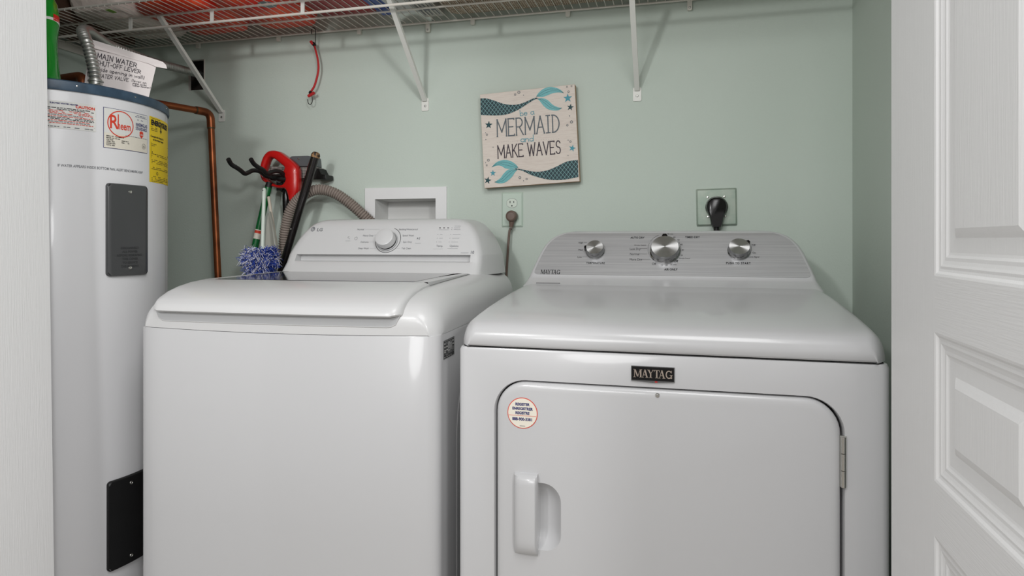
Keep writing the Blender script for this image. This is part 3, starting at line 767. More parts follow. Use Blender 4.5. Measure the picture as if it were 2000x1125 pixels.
# vent slot and step in the plinth
mb = MB(); u, z = duz(1046, 556); mb.box((u + .0, .480, H - .1128), (u + .062, .486, H - .1085), mat('slot_grey', (120, 120, 120), .5)); mb.build('plinth_slot', dcon, smooth=False)
# door
mb = MB()
dcx, dcz = .001, H - .51
ol = rrect(dw[0], dw[1], dw[2], dw[3], rad, 10)
def inset(d):
    return rrect(dw[0] + d, dw[1] + d, dw[2] - d, dw[3] - d, rad - d, 10)
mb.grid([[(x, .016, z) for x, z in ol], [(x, .004, z) for x, z in ol], [(x, .001, z) for x, z in inset(.0015)], [(x, -.0015, z) for x, z in inset(.004)], [(x, -.003, z) for x, z in inset(.009)], [(x, -.0035, z) for x, z in inset(.016)]], M_white, True)
ph = rrect(-.214, H - .566, -.170, H - .443, [.030, .034, .002, .002], 8)
fill_hole(inset(.016), [ph], M_white, mb, lambda x, z: (x, -.0035, z))
rings = []
for k in range(9):
    t = k / 8; s_ = 1 - t; dep = -.0035 + .026 * (1 - (1 - t) ** 2.0)
    cx, cz0 = -.2135, H - .505
    rings.append([(lerp(cx, x, .15 + .85 * s_ ** .8), dep if x > -.212 else dep * 1.0, lerp(cz0, z, .45 + .55 * s_ ** .8)) for x, z in ph])
mb.grid(rings, M_white, True); mb.add(rings[-1], [tuple(range(len(ph)))], M_white)
door = mb.build('door', dryer, angle=45)
mb = MB()
hs = [(-.256, -.003), (-.2555, -.012), (-.251, -.0185), (-.243, -.0215), (-.222, -.0225), (-.215, -.0215), (-.2125, -.018), (-.2125, .002), (-.216, .004)]
ze = [(H - .577, .0, -.0), (H - .573, .45, 0), (H - .566, .75, 0), (H - .556, .93, 0), (H - .545, 1, 0), (H - .445, 1, 0), (H - .436, .93, 0), (H - .430, .75, 0), (H - .4275, .4, 0), (H - .4265, 0, 0)]
mb.grid([[(u, -.003 + (v + .003) * (k if v < -.003 else 1), z) for u, v in hs] for z, k, _ in ze], M_white)
mb.build('door_handle', door, angle=40)
# badge, sticker, hinge, screw
mb = MB(); bu0, bu1, bz0, bz1 = -.0445, .0300, H - .2467, H - .2207
bl = [(bu0, bz0), (lerp(bu0, bu1, .5), bz0 - .0024), (bu1, bz0), (bu1, bz1), (bu0, bz1)]
mb.plate([(x, z) for x, z in bl], .003, M_knobs, lambda x, z, d: (x, -.0028 + d, z))
mb.flat([(bu0 + .001, bz0 + .0012), (bu1 - .001, bz0 + .0012), (bu1 - .001, bz1 - .0012), (bu0 + .001, bz1 - .0012)], M_gloss, lambda x, z: (x, -.0032, z))
mb.flat([(-.0035, bz0 - .0014), (.001, bz0 - .0012), (.001, bz0 + .0004), (-.0035, bz0 + .0004)], M_red, lambda x, z: (x, -.0033, z))
serif_mark(mb, mat('badge_lettering', (178, 164, 152), .35, .6), lambda x, z: (x, -.0037, z), .0142, bu0 + .0042, bz0 + .0062)
mb.build('badge', dryer, smooth=False)
mb = MB(); su, sz = -.2418, H - .3175
mb.flat(circ(su, sz, .0286, 40), M_orange, lambda x, z: (x, -.0041, z)); mb.flat(circ(su, sz, .0272, 40), M_cream, lambda x, z: (x, -.0045, z))
sm3 = lambda x, z: (x, -.0050, z)
for t, dz_, h_ in (('REGISTER', .0140, .0068), ('ENREGISTRER', .0060, .0068), ('REGISTRE', -.0020, .0068), ('888-900-3381', -.0135, .0074)): mb.text(t, h_, M_navy, sm3, su, sz + dz_, 'CENTER', .00028, .92)
mb.ribbon([(su - .0262, sz - .0045), (su + .0262, sz - .0045)], .0006, M_orange, sm3, False)
mb.ribbon([(su - .005, sz - .0235), (su + .005, sz - .0235)], .0010, M_gink, sm3, False)
mb.build('register_sticker', door, smooth=False, weld=False)
mb = MB()
for k in range(3):
    mb.lathe([(0, 0), (.0042, 0), (.0042, .0265), (0, .0265)], M_chrome, (.2975, -.003, H - .4025 + k * .0278), seg=14)
mb.box((.2925, -.001, H - .4025), (.3025, .004, H - .3195), M_steel); mb.build('hinge', door)
mb = MB(); mb.lathe([(.004, 0), (.003, -.0015), (0, -.002)], M_chrome, (.001, -.0036, H - .2705), (0, 1, 0), 12); mb.build('door_screw', door)

# ================================================================== WATER HEATER
HC, HR, HT = (-1.549, 1.328), .260, H + .362
heater = empty('water_heater', (HC[0], HC[1], 0), 0, 'tall white cylindrical water heater with blue-grey rim and printed labels', 'water heater')
def hcyl(px, py, Rr=HR):                     # point of the photo on the tank -> angle (from the front, +right), height
    rx, ry = ray(px); cx, cy = HC
    A = rx * rx + ry * ry; B = -2 * (rx * cx + ry * cy); C = cx * cx + cy * cy - Rr * Rr; D = B * B - 4 * A * C
    d = (-B - math.sqrt(D)) / (2 * A) if D > 0 else -B / (2 * A)
    X, Y = rx * d - cx, ry * d - cy
    return math.atan2(X, -Y), H + (HOR - py) / FPX * d
def cyl(rr): return lambda s_, z: (rr * math.sin(s_ / HR), -rr * math.cos(s_ / HR), z)
mb = MB(); mb.lathe([(0, .05), (HR, .05), (HR, H + .333), (HR - .002, H + .3402)], M_heat, seg=128); mb.build('tank', heater)
mb = MB(); mb.lathe([(HR + .014, .0), (HR + .03, .0), (HR + .034, .06), (HR + .030, .06), (HR + .026, .006), (0, .006)], M_steel, seg=64)
mb.lathe([(0, .006), (.05, .006), (.05, .05), (0, .05)], M_black, seg=16)
for a in range(3): mb.lathe([(0, .006), (.02, .006), (.02, .05), (0, .05)], M_black, (.2 * math.cos(a * 2.1), .2 * math.sin(a * 2.1), 0), seg=12)
mb.build('drain_pan', heater)
mb = MB(); mb.lathe([(HR - .006, H + .338), (HR + .003, H + .3385), (HR + .004, H + .342), (HR + .003, HT - .003), (HR - .001, HT), (HR - .03, HT - .001), (0, HT - .001)], M_blue, seg=128); mb.build('top_cap', heater)
for i in range(3):
    a, z = hcyl((150, 262, 322)[i], (168, 190, 218)[i]); s = MB(); nrm = Vector((math.sin(a), -math.cos(a), 0))
    s.lathe([(.0022, 0), (.0018, .001), (0, .0015)], M_chrome, nrm * (HR + .003) + Vector((0, 0, H + .351)), nrm, 10); s.build('rim_screw', heater)
def curved_panel(px0, py0, px1, py1, m, name, proud=.008, screws=(), span=None):
    a0, _ = hcyl(px0, 500); a1, _ = hcyl(px1, 500)
    if span: a1 = a0 + span
    xm = (px0 + px1) / 2; zt_ = hcyl(px0, py0)[1]; zb_ = hcyl(px0, py1)[1]
    p = MB(); s0, s1_ = a0 * HR, a1 * HR
    def loopz(d, rr, n=6):
        return [cyl(rr)(x, z) for x, z in densify(rrect(s0 + d, zb_ + d, s1_ - d, zt_ - d, .008, n))]
    p.grid([loopz(0, HR), loopz(0, HR + proud * .7), loopz(.002, HR + proud)], m, True)
    N = 12
    p.grid([[cyl(HR + proud)(lerp(s0 + .002, s1_ - .002, k / N), z) for k in range(N + 1)] for z in (zb_ + .010, zt_ - .010)], m)
    for za, zc in ((zb_ + .002, zb_ + .010), (zt_ - .010, zt_ - .002)):
        flip = za > (zb_ + zt_) / 2
        zin, zout = (za, zc) if flip else (zc, za)
        p.grid([[cyl(HR + proud)(lerp(s0 + .002, s1_ - .002, k / N), zin) for k in range(N + 1)], [cyl(HR + proud)(lerp(s0 + .008, s1_ - .008, k / N), zout) for k in range(N + 1)]], m)
    o = p.build(name, heater, angle=60)
    for z in (zb_ + .018, zt_ - .018):
        s = MB(); aa = (a0 + a1) / 2; nrm = Vector((math.sin(aa), -math.cos(aa), 0))
        s.lathe([(.0045, 0), (.0038, .0015), (.002, .002), (.0016, .0012), (0, .001)], M_chrome, nrm * (HR + proud) + Vector((0, 0, z)), nrm, 12); s.build('screw', o)
    return o, (a0, a1, zb_, zt_)
def densify(lp, step=.012):
    out = []
    for i, (x, z) in enumerate(lp):
        x2, z2 = lp[(i + 1) % len(lp)]; L = math.hypot(x2 - x, z2 - z); n = max(1, int(L / step))
        out += [(lerp(x, x2, k / n), lerp(z, z2, k / n)) for k in range(n)]
    return out
pan, (a0, a1, zb_, zt_) = curved_panel(206, 357, 284, 540, M_pan1, 'access_panel'); pan['label'] = 'glossy grey upper access cover'
mb = MB(); M_emb = mat('embossed_grey', (58, 59, 60), .5); am = (a0 + a1) / 2 * HR
for i, t in enumerate(('DISCONNECT', 'ALL POWER', 'BEFORE REMOVING', 'THIS COVER', 'TO SERVICE', 'THE ELEMENT')):
    mb.text(t, .0075, M_emb, cyl(HR + .0086), am, zb_ + .064 - i * .0088, 'CENTER', .0002)
mb.build('embossed_text', pan, smooth=False, weld=False)
pan2, _ = curved_panel(208, 942, 271, 1118, M_pan2, 'access_panel', span=(a1 - a0) * 1.02); pan2['label'] = 'black lower access cover'
# labels
def label_sheet(mb, s0, z0, s1_, z1, m, rr): 
    n = max(2, int((s1_ - s0) / .008)); mb.grid([[cyl(rr)(lerp(s0, s1_, k / n), z) for k in range(n + 1)] for z in (z0, z1)], m)
def fine(mb, s0, s1_, z, h, m, rr, p=.9, seed=0):
    x = s0
    while x < s1_:
        L = R.uniform(.003, .010); 
        if R.random() < p: mb.grid([[cyl(rr)(x, z), cyl(rr)(min(x + L, s1_), z)], [cyl(rr)(x, z + h), cyl(rr)(min(x + L, s1_), z + h)]], m)
        x += L + .0014
# warning label (left)
aL = hcyl(93, 195)[0] * HR - .05; aR, zT = hcyl(187, 206); aR *= HR; _, zB = hcyl(187, 258); 
mb = MB(); label_sheet(mb, aL, zB, aR, zT, M_lab, HR + .0006); rr = HR + .0011
zz = zT - .006; i = 0
mb.text('ELECTRIC WATER HEATER', .0044, M_navy, cyl(rr), aR - .036, zz - .001, 'RIGHT', .0002)
mb.text('CAUTION', .0085, M_orange, cyl(rr), aR - .002, zz - .006, 'RIGHT', .0004)
zz -= .0105
while zz > zB + .009:
    m = M_ink if i in (0, 1, 7, 8, 12, 13, 14, 15) else (M_orange if i % 5 else M_gink)
    fine(mb, aL + .003, aR - .003 - R.random() * .01, zz, .0015, m, rr); zz -= .0031; i += 1
mb.ribbon([(aL, zB + .008), (aR - .002, zB + .008)], .0005, M_gink, cyl(rr), False)
fine(mb, aL + .004, aR - .006, zB + .003, .0018, M_gink, rr)
mb.build('warning_label', heater, smooth=False, weld=False)
# brand label
aL, zT = hcyl(201.5, 208.5); aL *= HR; aR, _ = hcyl(287, 225); aR *= HR; zB = hcyl(201.5, 288)[1]; W_, H_ = aR - aL, zT - zB
mb = MB(); label_sheet(mb, aL, zB, aR, zT, M_navy, HR + .0006); e = .0011; label_sheet(mb, aL + e, zB + e, aR - e, zT - e, M_cream, HR + .0010); rr = HR + .0015; q = cyl(rr)
label_sheet(mb, aL + e, zB + .38 * H_, aR - e, zT - e, M_lab, HR + .0012)
cx, cz0, rO = aL + .345 * W_, zB + .635 * H_, .285 * H_ * 1.12
mb.ribbon([(cx + rO * 1.04 * math.cos(a * PI / 20), cz0 + rO * math.sin(a * PI / 20)) for a in range(41)], .0024, M_orange, q, False)
mb.text('R', .046, M_orange, q, cx - .029, cz0 - .0125, 'LEFT', .0006, .78); mb.text('heem', .026, M_orange, q, cx - .0095, cz0 - .0125, 'LEFT', .0005, .60)
mb.ribbon([(cx - .0072, cz0 - .012), (cx - .0072, cz0 + .0225)], .0026, M_orange, q, False)
mb.text('RHEEMGLAS', .0112, M_navy, q, aR - .0016, zB + .665 * H_, 'RIGHT', .0003, .60); mb.text('STANDARD', .0112, M_navy, q, aR - .0022, zB + .565 * H_, 'RIGHT', .0003, .62)
fine(mb, aR - .036, aR - .008, zB + .93 * H_, .0012, M_navy, rr); fine(mb, aR - .040, aR - .003, zB + .895 * H_, .0012, M_navy, rr); fine(mb, aR - .034, aR - .008, zB + .82 * H_, .0014, M_navy, rr)
sx_, sz_ = aR - .021, zB + .44 * H_
mb.flat([(sx_ - .0058, sz_ + .009), (sx_ - .006, sz_ - .001), (sx_, sz_ - .0075), (sx_ + .006, sz_ - .001), (sx_ + .0058, sz_ + .009), (sx_, sz_ + .0105)], M_orange, q)
q2 = cyl(rr + .0004)
for r0 in (.0048, .0028): mb.ribbon(arc(sx_, sz_ - .0015, r0, r0, 20, 160, 8), .0008, M_lab, q2, False)
fine(mb, aL + .052, aR - .018, zB + .365 * H_, .0007, M_navy, rr); fine(mb, aR - .016, aR - .003, zB + .365 * H_, .0006, M_navy, rr)
for i in range(6):
    z = zB + (.29 - i * .045) * H_
    mb.text(('SERIAL NO', 'MODEL NO', 'VOLTAGE', 'UPPER  4500', 'LOWER 4500', 'TOTAL 4500')[i], .0036, M_ink, q, aL + .006, z, 'LEFT', .0001)
fine(mb, aL + .026, aL + .048, zB + .29 * H_, .0014, M_ink, rr); fine(mb, aL + .026, aL + .038, zB + .245 * H_, .0014, M_ink, rr)
fine(mb, aL + .042, aL + .060, zB + .21 * H_, .0016, M_ink, rr); fine(mb, aL + .042, aL + .062, zB + .165 * H_, .0016, M_ink, rr)
mb.ribbon([(aR - .013 + .0055 * math.cos(a * PI / 12), zB + .17 * H_ + .0062 * math.sin(a * PI / 12)) for a in range(25)], .0006, M_ink, q, False); mb.text('UL', .0062, M_ink, q, aR - .013, zB + .148 * H_, 'CENTER', .0001, .9)
mb.build('brand_label', heater, smooth=False, weld=False)
# energy label round the right-hand side
aL, zT = hcyl(291.5, 226); aL *= HR; aR = aL + .135; zB = hcyl(291.5, 355)[1]; W_, H_ = aR - aL, zT - zB
mb = MB(); label_sheet(mb, aL, zB, aR, zT, M_yel, HR + .0006); rr = HR + .0012; q = cyl(rr)
mb.text('ENERGYGUIDE', .0175, M_ink, q, aL + .006, zT - .0205, 'LEFT', .0011, .86)
mb.flat([(aL + .052, zT - .021), (aL + .057, zT - .021), (aL + .057, zT - .030), (aL + .0605, zT - .030), (aL + .0545, zT - .038), (aL + .0485, zT - .030), (aL + .052, zT - .030)], M_ink, q)
for t_, z_ in (('Based on standard', .93), ):
    fine(mb, aL + .006, aL + .05, zT - .003 - .0015, .0010, M_ink, rr)
for z_ in (.027, .031, .035): fine(mb, aL + .006, aL + .035, zT - z_, .0012, M_ink, rr, .7)
mb.text('Compare the Energy Use', .0066, M_ink, q, aL + .004, zT - .052, 'LEFT', .0002); mb.text('of this Water Heater', .0066, M_ink, q, aL + .014, zT - .060, 'LEFT', .0002)
for (x0, z0, x1, z1) in ((.006, .066, .122, .066), (.006, .104, .122, .104), (.006, .066, .006, .104)): mb.ribbon([(aL + x0, zT - z0), (aL + x1, zT - z1)], .0008, M_ink, q, False)
mb.ribbon([(aL + .010, zT - .090), (aL + .12, zT - .090)], .0045, M_ink, q, False)
for z_ in (.070, .074, .095, .099, .110, .114, .118, .129, .133, .152, .156, .160, .164): fine(mb, aL + .008, aL + (.03 if z_ < .08 else .118), zT - z_, .0012, M_ink, rr, .8)
mb.ribbon([(aL + .034 + .004 * math.cos(a * PI / 8), zT - .143 + .0035 * math.sin(a * PI / 8)) for a in range(17)], .0012, M_ink, q, False)
mb.build('energy_label', heater, smooth=False, weld=False)
mb = MB(); aT, zT = hcyl(112, 325); aE, _ = hcyl(278, 337)
L = (aE - aT) * HR
cu = bpy.data.curves.new('t', 'FONT'); cu.body = 'IF WATER APPEARS INSIDE BOTTOM PAN, ALERT BENCHMARK ASAP'; cu.size = .0085; ob = bpy.data.objects.new('t', cu); col.objects.link(ob); bpy.context.view_layer.update(); wid = ob.dimensions.x; bpy.data.objects.remove(ob)
mb.text('IF WATER APPEARS INSIDE BOTTOM PAN, ALERT BENCHMARK ASAP', .0085, M_gink, cyl(HR + .0006), aT * HR, zT, 'LEFT', .0001, L / wid)
mb.build('printed_notice', heater, smooth=False, weld=False)
mb = MB(); aS = hcyl(323, 500)[0]; s0 = aS * HR
mb.ribbon([(s0, .06), (s0, H + .335)], .0015, M_lgink, cyl(HR + .0004), False); mb.build('tank_seam', heater, smooth=False)

# ---- things on and round the heater
rp = lambda root: relmap(root)
# green soap bottle
bx, by = -1.427, 1.187
bottle = empty('soap_bottle', (bx, by, HT), 0, 'green dish-soap bottle standing on the water heater', 'bottle')
mb = MB(); P = [(0, 0), (.036, 0), (.0425, .004), (.0435, .012), (.040, .045), (.0375, .08), (.0375, .105), (.0405, .135), (.0405, .16), (.037, .185), (.028, .205), (.0135, .222), (.0125, .235), (0, .235)]
mb.lathe([(r_, z) for r_, z in P], M_green, seg=40); mb.build('bottle_body', bottle, angle=60)
mb = MB(); mb.lathe([(.0392, .116), (.0402, .120), (.0412, .128), (.0405, .1285)], M_lab, seg=40); mb.v = [(x, y, z + x * .5) for x, y, z in mb.v]; mb.build('white_band', bottle)
mb = MB(); mb.grid([[(q_r * math.cos(math.radians(a)), q_r * math.sin(math.radians(a)), z) for a in range(4, 46, 6)] for q_r, z in ((.0400, .142), (.0411, .144), (.0412, .156), (.0405, .158))], M_red)
mb.build('red_label_edge', bottle)
mb = MB(); mb.lathe([(.0125, .232), (.016, .234), (.016, .254), (.011, .258), (.006, .275), (0, .276)], M_wplas, seg=24); mb.build('bottle_cap', bottle)
# left copper stub
def elbow_path(pts, r, n=6):
    pts = [Vector(p) for p in pts]; out = [pts[0]]
    for a, b, c in zip(pts, pts[1:], pts[2:]):
        d1, d2 = (a - b).normalized(), (c - b).normalized(); p0, p1 = b + d1 * r, b + d2 * r
        for k in range(n + 1):
            t = k / n; out.append(p0.lerp(b, t).lerp(b.lerp(p1, t), t))
    out.append(pts[-1]); return out
e0 = onD(162, 158, 1.78)
mb = MB(); pth = [(e0.x, e0.y, HT - .002), (e0.x, e0.y, H + .4495), (e0.x - .20, e0.y + .03, H + .4495)]
mb.tube(elbow_path(pth, .022), .0125, M_copper, 16)
cp2 = mb.build('copper_pipe'); tag(cp2, 'short copper elbow pipe rising from the heater top beside the bottle', 'pipe')
# right copper pipe
q0 = onY(411, 224, 1.93); q1 = onY(426, 545, 1.93); dirn = (q1 - q0) / (q0.z - q1.z)
bot = q0 + dirn * (q0.z - .0)
zp = H + .442
A = Vector((-1.70, 1.52, zp)); q0.z = zp
pipe = empty('copper_pipe', (bot.x, bot.y, 0), 0, 'long copper pipe bending down the wall right of the water heater', 'pipe'); rm = relmap(pipe)
mb = MB(); mb.tube([rm(p) for p in elbow_path([(A.x, A.y, HT - .002), A, q0, (bot.x, bot.y, .0)], .028)], .0112, M_copper, 18); mb.build('tube', pipe)
mb = MB(); d1 = (A - q0).normalized(); dn = (bot - q0).normalized()
ell = elbow_path([q0 + d1 * .052, q0, q0 + dn * .052], .026, 8)
mb.tube([rm(p) for p in ell], .0135, M_copper, 18)
mb.tube([rm(q0 + dn * .050), rm(q0 + dn * .056)], .0128, M_solder, 18); mb.tube([rm(q0 + d1 * .050), rm(q0 + d1 * .056)], .0128, M_solder, 18)
mb.build('elbow', pipe)
# flexible conduit
c_top = HT
k0 = onD(187, 160, 1.60); k0.z = HT
path = [k0, Vector((k0.x, k0.y, HT + .02)), onD(184, 138, 1.60), onD(176, 105, 1.605), onD(168, 78, 1.61), onD(161, 61, 1.65), onD(171, 60, 1.74), onD(190, 72, 1.85), onD(215, 88, 1.96), onD(262, 107, 2.05), onD(310, 124, 2.15), onD(345, 133, 2.25), onY(378, 142, 2.00), onY(392, 147, 2.10)]
path = smoothcurve(path, 10)
def ribbed(path, r, m, pitch=.006, amp=.12, seg=16):
    L = [0]
    for a, b in zip(path, path[1:]): L.append(L[-1] + (b - a).length)
    tot = L[-1]; n = int(tot / pitch * 4); pts = []; rr = []
    j = 0
    for i in range(n + 1):
        s_ = tot * i / n
        while j < len(L) - 2 and L[j + 1] < s_: j += 1
        t = (s_ - L[j]) / max(1e-9, L[j + 1] - L[j]); pts.append(path[j].lerp(path[j + 1], t)); rr.append(r * (1 + amp * (1 if i % 4 == 1 else .55 if i % 4 in (0, 2) else -1)))
    b = MB(); b.tube(pts, rr, m, seg); return b
cond = empty('flexible_conduit', k0, 0, 'ribbed grey metal conduit looping from heater top to wall hole', 'conduit'); rm = relmap(cond)
mb = ribbed([rm(p) for p in path], .0122, M_steel, .0098, .15); 
mb.build('hose', cond, angle=80)
mb = MB(); mb.lathe([(.017, 0), (.017, .008), (.0145, .009), (.0145, .026), (.017, .027), (.017, .030), (.013, .031)], M_steel, seg=20)
mb.tube([(-.028, -.010, .020), (-.012, -.014, .018)], .004, M_steel, 8); mb.tube([(.012, -.014, .014), (.024, -.008, .018)], .004, M_steel, 8)
mb.build('connector', cond)
# folded card notice
NC = empty('card_notice', onD(232, 165, 1.69) * 1, 0, 'white card with handwritten water shut-off note on the heater', 'notice')
NC.location.z = HT; rm = relmap(NC)
TL, TR, BR, BL = onD(176, 78, 1.665), onD(307, 121, 1.70), onD(290, 196, 1.665), onD(162, 170, 1.63)
BL.z = min(BL.z, HT + .001); BR.z = HT + .001
def card(u, v, off=0):                       # u 0..1 across, v 0..1 down
    p = TL.lerp(TR, u).lerp(BL.lerp(BR, u), v)
    nrm = (TR - TL).cross(BL - TL).normalized()
    if nrm.y > 0: nrm = -nrm
    return rm(p + nrm * (off + .004 * math.sin(u * PI)))
mb = MB()
for off in (0, -.0008): mb.grid([[card(i / 10, j / 6, off) for i in range(11)] for j in range(7)], M_paper)
mb.build('card', NC)
mb = MB()
F = [onD(151, 83, 1.655), onD(156, 79, 1.656), onD(176, 76, 1.658), onD(307, 117, 1.69), onD(318, 121, 1.695), onD(324, 127, 1.697), onD(326, 134, 1.698), onD(307, 131, 1.692), onD(290, 124, 1.688), onD(176, 92, 1.655)]
back = Vector((0, .0012, 0)); n = len(F)
mb.add([rm(p) for p in F] + [rm(p + back) for p in F], [tuple(range(n)), tuple(range(2 * n - 1, n - 1, -1))] + [(i, (i + 1) % n, n + (i + 1) % n, n + i) for i in range(n)], M_paper)
mb.build('folded_flap', NC, smooth=False)
mb = MB(); M_pen = mat('marker_pen', (58, 54, 62), .8)
def pmap(px, py):                            # lettering laid out on the card by bilinear position
    # invert approx using the card's own corner pixels
    return None
CW = (TR - TL).length; CH = (BL - TL).length
def cm(x, z): return card(x / CW, -z / CH, .0014)
for t, x, z, h, w in (('-MAIN WATER', .010, -.046, .0155, .0016), ('SHUT-OFF LEVER', .018, -.065, .0135, .0014), ('(inside opening in wall)', .012, -.082, .0125, .0011), ('HOT WATER VALVE', -.001, -.1005, .0112, .0011), ('(lever on', .108, -.0985, .0094, .0008), ('pipe over', .112, -.1065, .0084, .0008), ('water heater)', .112, -.1140, .0072, .0008)):
    mb.strokes(t, h, w, M_pen, cm, x + .006, z, .84, .2, .05)
mb.build('handwriting', NC, smooth=False, weld=False)

# ================================================================== WIRE SHELF
ZSH = H + .718
YB, YM, YH, YFR = YW - .014, 1.885, 1.735, 1.62
shelf = empty('wire_shelf', (XL + .01, YB, ZSH), 0, 'white wire shelf with braces across the back wall', 'shelf'); rm = relmap(shelf)
mb = MB(); x = XL + .03
while x < XR - .006:
    mb.tube([rm((x, YFR - .004, ZSH - .006)), rm((x, YFR, ZSH + .0035)), rm((x, YB, ZSH + .0035))], .0013, M_wire, 6); x += .0254
mb.build('deck_wires', shelf)
for nm, Y, z, r_ in (('rear_rail', YB, ZSH, .0032), ('middle_rail', YM, ZSH - .001, .0032), ('rod_support_rail', YH, ZSH - .002, .0036), ('front_rail', YFR, ZSH, .0036), ('hanging_rail', YH, ZSH - .040, .0040)):
    mb = MB(); mb.tube([rm((XL + .004, Y, z)), rm((XR - .004, Y, z))], r_, M_wire, 10); mb.build(nm, shelf)
for px in (256, 415, 592, 900):
    X = onZ(px, 45, ZSH).x if 0 else (ray(px)[0] / ray(px)[1]) * YH
    mb = MB(); mb.box(rm((X - .006, YH - .004, ZSH - .042)), rm((X + .006, YH - .0005, ZSH + .001)), M_brace); mb.build('rail_link', shelf, smooth=False)
M_clip = mat('wall_clip_plastic', (216, 214, 204), .5)
for px, py in ((390, 88), (547, 73), (704, 60), (838, 51), (925, 40), (1110, 25), (1347, 6)):
    X = (ray(px)[0] / ray(px)[1]) * YW; z = ZSH
    mb = MB()
    long_ = px in (838, 1347)
    mb.plate(rrect(X - .007, z - (.030 if long_ else .018), X + .007, z + .006, .004, 4), .010, M_clip, lambda a, b, d: rm((a, YW - .012 + d, b)))
    if long_: mb.lathe([(.0035, 0), (.0025, -.002), (0, -.0025)], M_steel, rm((X, YW - .0125, z - .022)), (0, 1, 0), 10)
    mb.build('wall_clip', shelf)
for px, py in ((434, 226), (831, 204), (1244.5, 184)):
    base = onY(px, py, YW); X = base.x
    br = MB(); top = Vector((X, YH - .002, ZSH - .004)); b0 = Vector((X, YW - .006, base.z + .012))
    d = (top - b0).normalized(); side = Vector((1, 0, 0)); up = side.cross(d)
    vs = []
    for p in (b0, b0.lerp(top, .04), top):
        for sa, sb in ((-.0075, 0), (.0075, 0), (.0075, .004), (-.0075, .004)): vs.append(rm(p + side * sa + up * sb))
    br.add(vs, [(0, 1, 2, 3), (8, 9, 10, 11)] + [(k * 4 + i, k * 4 + (i + 1) % 4, k * 4 + 4 + (i + 1) % 4, k * 4 + 4 + i) for k in range(2) for i in range(4)], M_brace)
    for sg in (-1, 1):
        vs = []
        for p in (b0, top):
            for sa, sb in ((-.0012, -.007), (.0012, -.007), (.0012, 0), (-.0012, 0)): vs.append(rm(p + side * (sa + sg * .0063) + up * sb))
        br.add(vs, [(0, 1, 2, 3), (4, 5, 6, 7)] + [(i, (i + 1) % 4, 4 + (i + 1) % 4, 4 + i) for i in range(4)], M_brace)
    o = br.build('support_brace', shelf, smooth=False)
    c = MB(); c.plate(rrect(X - .0125, base.z - .022, X + .0125, base.z + .020, .004, 4), .003, M_brace, lambda a, b, d: rm((a, YW - .0034 + d, b)))
    c.lathe([(.0042, 0), (.003, -.002), (0, -.0026)], M_steel, rm((X, YW - .0036, base.z - .006)), (0, 1, 0), 12)
    c.build('brace_foot', o)
mb = MB(); mb.tube([rm((XL + .006, YFR, ZSH)), rm((XL + .006, YB, ZSH))], .004, M_wire, 8); mb.box(rm((XL + .004, YFR, ZSH - .03)), rm((XL + .008, YB, ZSH - .004)), M_wire); mb.build('end_bracket', shelf)

# ---- things on the shelf
ZT = ZSH + .0055
def sack(name, cx, cy, sx, sy, sz, m, seed, lab, cat='bag', group='bags on the wire shelf', lump=.12, extra=None):
    b = MB(); rows = []; NV, NU = 14, 28
    for j in range(NV + 1):
        t = j / NV; rr = (1 - abs((t - .375) / .625) ** 4) if t > .375 else 1 - (1 - t / .375) ** 4 * .10
        rr = max(rr, .01) ** .6 if t > .375 else rr
        row = []
        for k in range(NU):
            a = 2 * PI * k / NU; ca, sa = math.cos(a), math.sin(a); e = 2 / 4.5
            p = Vector((math.copysign(abs(ca) ** e, ca), math.copysign(abs(sa) ** e, sa), t))
            nz = noise.noise(Vector((ca * 1.7 + seed, sa * 1.7, t * 3))) * lump + noise.noise(Vector((ca * 5 + seed, sa * 5, t * 7))) * lump * .4
            f = rr * (1 + nz)
            row.append((p.x * sx / 2 * f, p.y * sy / 2 * f, max(0, t * sz * (1 + nz * .6))))
        rows.append(row)
    b.grid(rows, m, True); b.add(rows[0], [tuple(range(NU))], m); b.add(rows[-1], [tuple(range(NU))], m)
    root = empty(name, (cx, cy, ZT), 0, lab, cat, group); b.build('bag_body', root, angle=70)
    return root
def foot(px0, px1, py):                      # footprint on the shelf between two columns of the photo
    a, b = onZ(px0, py, ZT), onZ(px1, py, ZT); return a, b
# brown box far left
mb = MB(); L0 = onZ(196, 60, ZT).x
mb.box((0, 0, 0), (L0 - XL - .03, .33, .19), M_card)
bxr = empty('cardboard_box', (XL + .02, 1.66, ZT), 0, 'dark brown cardboard box at the left end of the wire shelf', 'box'); mb.build('carton', bxr, smooth=False)
mb = MB(); mb.box((.02, -.001, .10), (L0 - XL - .05, .001, .102), M_gap); mb.build('flap_seam', bxr, smooth=False)
def X_at(px, Y): return ray(px)[0] / ray(px)[1] * Y
def span(px0, px1, Y): return (X_at(px0, Y) + X_at(px1, Y)) / 2, X_at(px1, Y) - X_at(px0, Y)
c, w_ = span(200, 322, 1.82)
rt = sack('plastic_bag', c, 1.81, w_ * .96, .33, .17, M_bagw, 3, 'crumpled white plastic bag with a green mark on the wire shelf')
mb = MB(); p = onZ(217, 22, ZT - .001) - rt.location; mb.plate(rrect(p.x - .009, p.y - .014, p.x + .009, p.y + .014, .003), .003, M_lime, lambda a, b, d: (a, b, -.0016 + d)); mb.build('green_mark', rt)
c, w_ = span(318, 452, 1.83)
sack('plastic_bag', c, 1.82, w_ * .97, .33, .19, M_bago, 11, 'orange-red bag beside the white bag on the wire shelf')
c, w_ = span(448, 578, 1.80)
rt = sack('plastic_bag', c, 1.81, w_ * .97, .33, .20, M_bago, 23, 'orange-red bag next to the dark red one on the wire shelf')
mb = MB(); p = onZ(522, 9, ZT - .001) - rt.location
